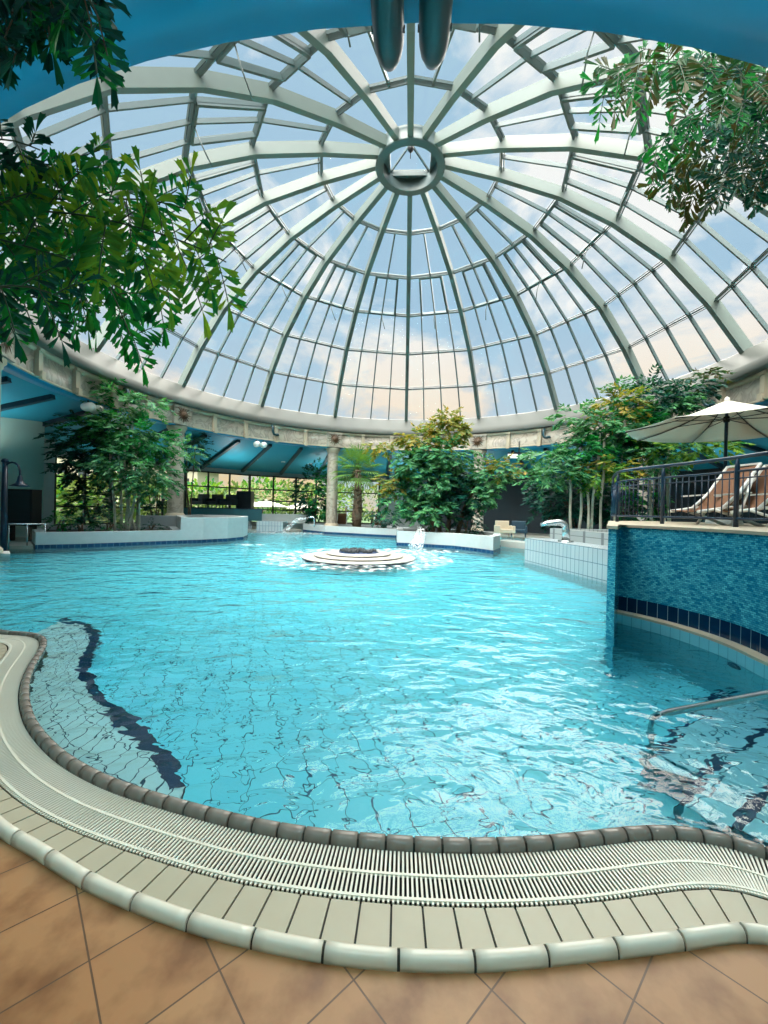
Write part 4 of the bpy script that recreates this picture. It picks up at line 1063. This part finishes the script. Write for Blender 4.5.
def clump(root, px, py, d, rx, rz, n, mt, ln=.6, ll=.2, w=.2, nl=6, droop=.12, ry=None):
    """leafy clump centred on a surveyed point; radii in metres"""
    c = at(px, py, d); mb = MB(); ry = ry or rx
    for k in range(int(n * 1.7)):
        v = rv(); 
        while v.length > 1 or v.length < .1: v = rv()
        v = v.normalized() * (v.length ** .5)
        p = c + Vector((v.x * rx, v.y * ry, v.z * rz)) * .75
        dr = (Vector((v.x, v.y, v.z * .5)).normalized() + rv(.5) + Vector((0, 0, .15))).normalized()
        spray(mb, p, dr, ln * random.uniform(.6, 1.2), nl, ll * 1.2, w, droop)
    return mb.build('foliage', M[mt], root)

def stems(root, base, tops, r=.05, mt='bark', curve=.15):
    for b, t in tops:
        b = base + Vector(b); t = Vector(t); m1 = b.lerp(t, .35) + rv(curve); m2 = b.lerp(t, .7) + rv(curve)
        MB().tube(resample(smooth(catmull([b, m1, m2, t], .1), 3), .25), [r] * 1 and [r * (1 - .45 * k / 40) for k in range(len(resample(smooth(catmull([b, m1, m2, t], .1), 3), .25)))], 8).build('stem', M[mt], root)

random.seed(21)
bt = at(127, 534, 16.2); bt.z = .42
lt = empty('fishtail_tree', bt, 'leafy multi-stemmed tree with pale trunks in the left planter', 'tree')
tops = [at(x, y, d) for x, y, d in ((112, 440, 16.2), (122, 420, 16.3), (128, 430, 16.1), (134, 445, 16.2), (140, 440, 16.4), (118, 455, 16.0), (131, 410, 16.4))]
stems(lt, bt, [(((k - 3) * .13, random.uniform(-.2, .2), 0), t) for k, t in enumerate(tops)], .05, curve=.1)
D_ = 16.2
for px_, py_, rx_, rz_, n_, mt_, dd in ((128, 462, 1.5, .6, 60, 'leaf_mid', 0), (150, 478, .9, .6, 34, 'leaf_mid', -.3), (95, 455, 1.3, .7, 40, 'leaf_teal', .3), (120, 430, 1.2, .6, 44, 'leaf_mid', 0), (98, 425, .9, .5, 24, 'leaf_deep', -.2),
                                     (147, 440, 1.0, .5, 34, 'leaf_deep', 0), (120, 402, .8, .55, 26, 'leaf_mid', 0), (103, 390, .5, .35, 12, 'leaf_deep', 0), (85, 470, .8, .5, 24, 'leaf_teal', .4), (172, 452, .8, .35, 14, 'leaf_mid', 0),
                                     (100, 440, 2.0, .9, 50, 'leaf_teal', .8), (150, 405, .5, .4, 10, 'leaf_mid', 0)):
    clump(lt, px_, py_, D_ + dd, rx_, rz_, n_, mt_, .6, .2, .22)
def shrub(px, py, d, zb, rx, rz, n, label, mts=('leaf_teal',), ll=.16, name='shrub', cat='shrub', group=None, nstem=3):
    b = xy(px, d); b = Vector((b.x, b.y, zb)); root = empty(name, b, label, cat, group)
    c = at(px, py, d)
    stems(root, b, [((random.uniform(-.1, .1), random.uniform(-.1, .1), 0), c + Vector((random.uniform(-.5, .5) * rx, random.uniform(-.3, .3) * rx, 0))) for k in range(nstem)], .03, 'bark_dark', .05)
    for i, m_ in enumerate(mts): clump(root, px + (i - (len(mts) - 1) / 2) * 8, py + random.uniform(-3, 3), d, rx, rz, n // len(mts), m_, .45, ll, .22, 5)
    return root
shrub(92, 503, 17.2, .35, .8, .9, 50, 'dark round shrub behind the left planter wall', ('leaf_teal',))
shrub(60, 520, 15.5, .42, .4, .2, 16, 'small low shrub at the left end of the planter', ('leaf_deep',), .1)
shrub(82, 524, 15.0, .42, .5, .2, 18, 'low ground plant left of the pale tree stems', ('leaf_teal',), .1)
shrub(108, 524, 15.6, .42, .5, .25, 18, 'low ground plant at the foot of the pale tree stems', ('leaf_mid',), .1)
shrub(150, 525, 17.0, .42, .45, .15, 12, 'low ground plant right of the pale tree stems', ('leaf_teal',), .1)
shrub(156, 495, 21.5, .1, .6, .8, 30, 'dark shrub just left of the left marble column', ('leaf_teal',))
shrub(190, 445, 21.3, 1.0, .9, 1.2, 40, 'dark spray of foliage peeking out right of the left column', ('leaf_teal',))
vn = shrub(314, 492, 27.2, .4, 1.0, 2.2, 110, 'tall dark climbing plant left of the far marble column', ('leaf_teal', 'leaf_deep'), .22, 'climbing_plant', 'plant')

# central tree
random.seed(5)
bt = at(440, 535, 18.6); bt.z = .5
ct = empty('broadleaf_tree', bt, 'large round bushy tree with yellowish top above the waterfall', 'tree')
stems(ct, bt, [((-.3, 0, 0), at(425, 470, 18.4)), ((0, .1, 0), at(438, 440, 18.6)), ((.35, 0, 0), at(455, 460, 18.6)), ((.8, .1, 0), at(478, 480, 18.3)), ((-.6, .2, 0), at(405, 490, 18.6))], .1, 'bark_dark', .15)
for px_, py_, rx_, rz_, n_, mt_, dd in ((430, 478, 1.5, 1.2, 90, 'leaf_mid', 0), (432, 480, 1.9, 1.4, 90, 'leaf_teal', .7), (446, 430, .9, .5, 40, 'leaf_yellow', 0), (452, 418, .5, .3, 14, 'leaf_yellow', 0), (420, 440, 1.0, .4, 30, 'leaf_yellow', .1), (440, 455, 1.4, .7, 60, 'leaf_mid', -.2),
                                     (489, 474, .9, .6, 44, 'leaf_mid', -.2), (503, 466, .5, .3, 14, 'leaf_yellow', -.2), (396, 482, .7, .5, 26, 'leaf_yellow', 0), (398, 500, .7, .6, 30, 'leaf_mid', 0), (428, 510, 1.2, .6, 46, 'leaf_mid', -.3),
                                     (465, 495, 1.1, .8, 44, 'leaf_teal', 0), (482, 492, .8, .5, 26, 'leaf_mid', -.3), (413, 463, .9, .6, 34, 'leaf_mid', -.4), (380, 446, .5, .25, 10, 'leaf_yellow', .2)):
    clump(ct, px_, py_, 18.2 + dd, rx_, rz_, n_, mt_, .5, .2, .24)
shrub(468, 520, 18.5, .5, .6, .6, 30, 'dark undergrowth shrub below the central tree', ('leaf_teal',), .14)
shrub(385, 518, 23.5, .4, .9, .5, 34, 'dark low shrub between fan palm and central tree', ('leaf_teal',), .16)

# fan palm
random.seed(11)
b = xy(357, 24.6); pb_ = Vector((b.x, b.y, .38)); fan = empty('fan_palm', pb_, 'fan palm with shaggy trunk and spiky leaves left of the central tree', 'palm tree')
hz = at(357, 470, 24.6).z
MB().tube([pb_, pb_ + Vector((0, 0, .8)), pb_ + Vector((.03, 0, 1.6)), Vector((b.x, b.y, hz))], [.26, .3, .26, .16], 14).build('trunk', M['bark_dark'], fan)
mb = MB(); 
for k in range(160):
    z = random.uniform(.1, hz - .5); a = random.uniform(0, 2 * PI); d = Vector((math.cos(a), math.sin(a), .7)).normalized()
    simple_leaf(mb, Vector((b.x, b.y, .38 + z)) + Vector((math.cos(a), math.sin(a), 0)) * .22, d, Vector((-math.sin(a), math.cos(a), 0)), .25, .2)
mb.build('trunk_fibre', M['bark_dark'], fan)['kind'] = 'stuff'
top_ = Vector((b.x, b.y, hz))
for k in range(26):
    a = k * 2.399; el = R(80 - 125 * (k / 26)); d = Vector((math.cos(a) * math.cos(el), math.sin(a) * math.cos(el), math.sin(el)))
    pl_ = .85 + random.uniform(-.1, .2); e = top_ + d * pl_ + Vector((0, 0, -.05)); mb = MB()
    up_ = Vector((0, 0, 1)); s = d.cross(up_).normalized(); nn_ = s.cross(d).normalized()
    for j in range(17):
        ph = R(-105 + 210 * j / 16); ld = (d * math.cos(ph) + s * math.sin(ph)).normalized(); L_ = .95 * (.7 + .3 * math.cos(ph)) * random.uniform(.9, 1.1)
        o = len(mb.v); w = nn_.cross(ld) * .035; m_ = e + ld * L_ * .6 + Vector((0, 0, -.03)); t_ = e + ld * L_ + Vector((0, 0, -.22 * L_))
        mb.v += [tuple(e), tuple(m_ + w + nn_ * .02), tuple(t_), tuple(m_ - w + nn_ * .02), tuple(m_)]
        mb.f += [(o, o + 1, o + 4), (o + 1, o + 2, o + 4), (o, o + 4, o + 3), (o + 4, o + 2, o + 3)]; mb.sm += [False] * 4
    fr = mb.build('frond', M['leaf_palm'], fan); MB().tube([top_, top_.lerp(e, .5) + Vector((0, 0, .03)), e], .015, 5).build('leaf_stalk', M['leaf_palm'], fr)

# right-hand trees behind the tiled wall
random.seed(9)
bt = at(585, 525, 13.6); bt.z = .96
rt = empty('fishtail_tree', bt, 'layered green tree with thin pale stems behind the tiled wall at right', 'tree')
stems(rt, bt, [((-.45, 0, 0), at(568, 470, 13.6)), ((-.15, .1, 0), at(580, 470, 13.8)), ((.1, 0, 0), at(588, 465, 13.7)), ((.5, 0, 0), at(604, 440, 13.6)), ((.3, .2, 0), at(600, 430, 13.9)), ((1.0, .2, 0), at(625, 420, 13.9))], .045, curve=.06)
for px_, py_, rx_, rz_, n_, mt_, dd in ((548, 456, .75, .22, 22, 'leaf_mid', 0), (537, 477, .5, .18, 12, 'leaf_mid', -.2), (560, 472, .8, .25, 24, 'leaf_mid', 0), (598, 474, .8, .3, 30, 'leaf_fish', -.3), (612, 466, .7, .2, 16, 'leaf_yellow', -.4), (585, 450, 1.0, .4, 34, 'leaf_deep', .2),
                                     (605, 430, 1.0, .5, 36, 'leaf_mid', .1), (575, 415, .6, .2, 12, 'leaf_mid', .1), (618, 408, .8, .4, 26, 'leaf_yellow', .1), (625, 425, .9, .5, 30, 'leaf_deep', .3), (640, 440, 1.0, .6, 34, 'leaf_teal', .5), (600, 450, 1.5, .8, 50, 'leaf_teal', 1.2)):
    clump(rt, px_, py_, 13.6 + dd, rx_, rz_, n_, mt_, .5, .17, .22)
bt = at(665, 520, 14.2); bt.z = .96
rt2 = empty('fishtail_tree', bt, 'tall dark green tree behind the parasol and the right marble column', 'tree')
stems(rt2, bt, [((0, 0, 0), at(655, 400, 14.2)), ((.3, .2, 0), at(672, 400, 14.2)), ((-.3, .2, 0), at(645, 410, 14.3))], .06, curve=.1)
for px_, py_, rx_, rz_, n_, mt_, dd in ((652, 395, .8, .5, 36, 'leaf_teal', 0), (665, 405, 1.0, .6, 44, 'leaf_mid', .2), (690, 390, .7, .35, 24, 'leaf_teal', 0), (705, 378, .4, .25, 10, 'leaf_olive', 0), (645, 428, 1.0, .6, 40, 'leaf_deep', .1), (672, 446, 1.1, .35, 34, 'leaf_fish', -.8),
                                     (705, 448, .7, .25, 18, 'leaf_fish', -1.0), (655, 455, .9, .4, 30, 'leaf_mid', -.6), (665, 425, 1.5, .9, 60, 'leaf_teal', .8), (620, 395, .4, .3, 10, 'leaf_mid', 0)):
    clump(rt2, px_, py_, 14.0 + dd, rx_, rz_, n_, mt_, .5, .17, .22)
shrub(575, 498, 15.4, 1.0, 1.5, 1.0, 90, 'dark foliage mass behind the thin pale stems at right', ('leaf_teal', 'leaf_teal'), .2)
shrub(625, 500, 15.4, 1.0, 1.2, 1.2, 80, 'dark foliage behind the left end of the terrace railing', ('leaf_teal', 'leaf_deep'), .2)
shrub(548, 500, 16.2, 1.0, .8, 1.0, 40, 'dark shrub at the left end of the grey tiled planter tier', ('leaf_teal',), .2)

# ------------------------------------------------------------------ outdoors
mb = MB(); n = 48
rg = [[pol(r, 2 * PI * k / n, -.02, PC) for k in range(n)] for r in (17.8, 80)]
mb.quadstrip(rg, True, False, False, True); tag(mb.build('lawn', M['lawn']), 'green lawn outside the windows', 'lawn', kind='stuff')
random.seed(77)
spots = [(60, 24, 2.4), (75, 27, 2.8), (95, 24, 2.6), (118, 28, 3), (150, 28, 2.6), (190, 36, 2.2), (205, 38, 3.4), (222, 36, 2.4), (240, 40, 3.4), (262, 44, 4.2), (282, 46, 4.0), (300, 44, 3.6), (325, 46, 4), (345, 42, 3.4), (372, 44, 3.6)]
for i, (px_, d_, h) in enumerate(spots):
    c = xy(px_, d_); root = empty('garden_tree', c, 'leafy garden tree or bush outside the windows', 'tree', 'garden trees outside the windows')
    MB().tube([c, c + Vector((.1, 0, h * .5))], [.14, .08], 7).build('trunk', M['bark_dark'], root)
    mb = MB()
    for k in range(420):
        v = rv(); v = v.normalized() * random.uniform(.6, 1); p = c + Vector((v.x * h * .62, v.y * h * .62, h * .62 + v.z * h * .52)); d = (v + rv(.5)).normalized()
        simple_leaf(mb, p, d, d.orthogonal().normalized(), .45, .3)
    mb.build('crown', M['leaf_out' if i % 3 else 'leaf_fish'], root)
def outdoor_parasol(px_, d_, h, r, lab):
    c = xy(px_, d_); root = empty('garden_parasol', c, lab, 'parasol')
    MB().tube([c, c + Vector((0, 0, h))], .03, 6).build('pole', M['white'], root)
    MB().lathe([(.001, h + .05), (r, h - .55), (r, h - .62), (.9 * r, h - .52), (.001, h - .02)], c, 8).build('canopy', M['canvas'], root)
outdoor_parasol(66, 27, 2.4, 1.7, 'white parasol outside the leftmost window')
outdoor_parasol(266, 36, 2.1, 2.0, 'white garden parasol outside right of the black cabinet')
outdoor_parasol(303, 37, 2.0, 1.9, 'white garden parasol outside behind the footbridge')
for px_, d_, w_, h_, lab in ((62, 42, 12, 6.5, 'pale sunlit building outside the leftmost window'), (150, 52, 12, 6, 'pale building outside behind the left tree')):
    c = xy(px_, d_); root = empty('building', c, lab, 'building')
    MB().box(c + Vector((0, 3, h_ / 2)), (w_, 6, h_)).build('wall', M['cream'], root)
    MB().prism([c + Vector((-w_ / 2 - .4, -.4, 0)), c + Vector((w_ / 2 + .4, -.4, 0)), c + Vector((w_ / 2 + .4, 6.4, 0)), c + Vector((-w_ / 2 - .4, 6.4, 0))], h_, h_ + .4).build('roof', M['brown'], root)
    for k in range(-2, 3):
        for zz in (1.6, 4.2): MB().box(c + Vector((k * 2.2, -.02, zz)), (1.1, .08, 1.3)).build('window', M['rattan'], root)

# ------------------------------------------------------------------ sky and light
w = bpy.data.worlds.new('sky'); SC.world = w; w.use_nodes = True; nt = w.node_tree; nt.nodes.clear()
out = N(nt, 'ShaderNodeOutputWorld'); bg = N(nt, 'ShaderNodeBackground'); tc = N(nt, 'ShaderNodeTexCoord')
sep = N(nt, 'ShaderNodeSeparateXYZ'); L(nt, tc.outputs['Generated'], sep.inputs[0])
def math_(op, a, b=None, c=None):
    n = N(nt, 'ShaderNodeMath', operation=op)
    for i, v in enumerate((a, b, c)):
        if v is None: continue
        if isinstance(v, (int, float)): n.inputs[i].default_value = v
        else: L(nt, v, n.inputs[i])
    return n.outputs[0]
mp = N(nt, 'ShaderNodeMapping'); mp.inputs['Scale'].default_value = (1, 1, 1.6); L(nt, tc.outputs['Generated'], mp.inputs[0])
n1 = N(nt, 'ShaderNodeTexNoise'); n1.inputs['Scale'].default_value = 3.2; n1.inputs['Detail'].default_value = 9; n1.inputs['Roughness'].default_value = .58; n1.inputs['Distortion'].default_value = .35; L(nt, mp.outputs[0], n1.inputs[0])
cl = ramp(nt, n1.outputs[0], .47, .585)
hz_ = ramp(nt, sep.outputs[2], .08, .42)                    # 0 near the horizon, 1 high up
blue = mix_color(nt, hz_, rgb(206, 218, 226), rgb(170, 204, 228))
cloud = mix_color(nt, hz_, rgb(255, 222, 178), rgb(252, 252, 250))
sky0 = mix_color(nt, cl, blue, cloud)
S = Vector((-.25, -.5, .83)).normalized()
dt = N(nt, 'ShaderNodeVectorMath', operation='DOT_PRODUCT'); L(nt, tc.outputs['Generated'], dt.inputs[0]); dt.inputs[1].default_value = S
gl = ramp(nt, dt.outputs['Value'], .66, .95)
sky = mix_color(nt, gl, sky0, (1, .93, .84, 1))
stn = math_('MULTIPLY_ADD', gl, 19.0, 1.0)
L(nt, sky, bg.inputs[0]); L(nt, stn, bg.inputs[1]); L(nt, bg.outputs[0], out.inputs[0])

def sun(name, d, e, ang, c):
    l = bpy.data.lights.new(name, 'SUN'); l.energy = e; l.angle = R(ang); l.color = c
    o = bpy.data.objects.new(name, l); COL.objects.link(o); o.rotation_euler = (-Vector(d)).to_track_quat('-Z', 'Y').to_euler(); o.location = (0, 15, 30)
sun('veiled_sun', (.25, .62, .75), 5.5, 50, (1, .92, .82))
for i, (x, y) in enumerate(((-2.2, .2), (-.4, -.6), (1.4, -.2), (3.0, 1.0))):
    l = bpy.data.lights.new('downlight_lamp', 'SPOT'); l.energy = 120; l.spot_size = R(120); l.spot_blend = 1; l.shadow_soft_size = .12; l.color = (1, .95, .86)
    o = bpy.data.objects.new('downlight_lamp', l); COL.objects.link(o); r = math.hypot(x, y - 14.88); o.location = (x, y, ceilz(r) - .06)
    t = empty('downlight', (x, y, ceilz(r)), 'small round downlight in the ceiling above the terracotta floor', 'ceiling light', 'recessed ceiling downlights')
    MB().lathe([(.14, .02), (.14, -.03), (.1, -.03), (.1, .0)], (x, y, ceilz(r)), 16).build('trim_ring', M['white'], t)
    MB().lathe([(.1, -.012), (.001, -.014)], (x, y, ceilz(r)), 16).build('lamp', M['bulb'], t)

for i, (x, y) in enumerate(((-4.6, 0.2), (-1.6, -1.2), (1.6, -1.2), (4.6, .2))):  # added, unseen behind the camera: upward fill light for the blue arch and ceiling
    t = empty('added_fill_light', (x, y, 2.2), 'added fill light bowl on a stand, unseen behind the camera', 'lamp', 'added fill lights behind the camera')
    MB().lathe([(.02, 2.1), (.12, 2.14), (.2, 2.26), (.19, 2.26), (.1, 2.17), (.001, 2.16)], (x, y, 0), 20).build('lamp_shade', M['white'], t)
    MB().lathe([(.2, -.04), (.2, .0), (.02, .02), (.02, 2.12)], (x, y, 0), 16).build('stand', M['white'], t)
    l = bpy.data.lights.new('added_fill_lamp', 'SPOT'); l.energy = 420; l.spot_size = R(150); l.spot_blend = 1; l.shadow_soft_size = .15; l.color = (1, .97, .92)
    o = bpy.data.objects.new('added_fill_lamp', l); COL.objects.link(o); o.location = (x, y, 2.3); o.rotation_euler = (R(180), 0, 0)
for i, deg in enumerate((-95, -70, -45, -22, 0, 22, 45, 70)):  # added upward fill spots with no fittings, only to brighten the outer ceiling
    p = pol(14.6, R(deg), 3.0, PC)
    l = bpy.data.lights.new('added_ceiling_fill', 'SPOT'); l.energy = 170 if deg < 10 else 90; l.spot_size = R(160); l.spot_blend = 1; l.shadow_soft_size = .2; l.color = (1, .97, .92)
    o = bpy.data.objects.new('added_ceiling_fill', l); COL.objects.link(o); o.location = p; o.rotation_euler = (R(180), 0, 0)
SC.view_settings.view_transform = 'Standard'; SC.view_settings.look = 'None'; SC.view_settings.gamma = 1; SC.view_settings.use_curve_mapping = False
SC.view_settings.exposure = 0.0
SC.cycles.max_bounces = 10; SC.cycles.transparent_max_bounces = 24; SC.cycles.diffuse_bounces = 5; SC.cycles.glossy_bounces = 4; SC.cycles.transmission_bounces = 6
SC.cycles.caustics_refractive = True; SC.cycles.caustics_reflective = False; SC.cycles.sample_clamp_indirect = 40; SC.cycles.use_denoising = True
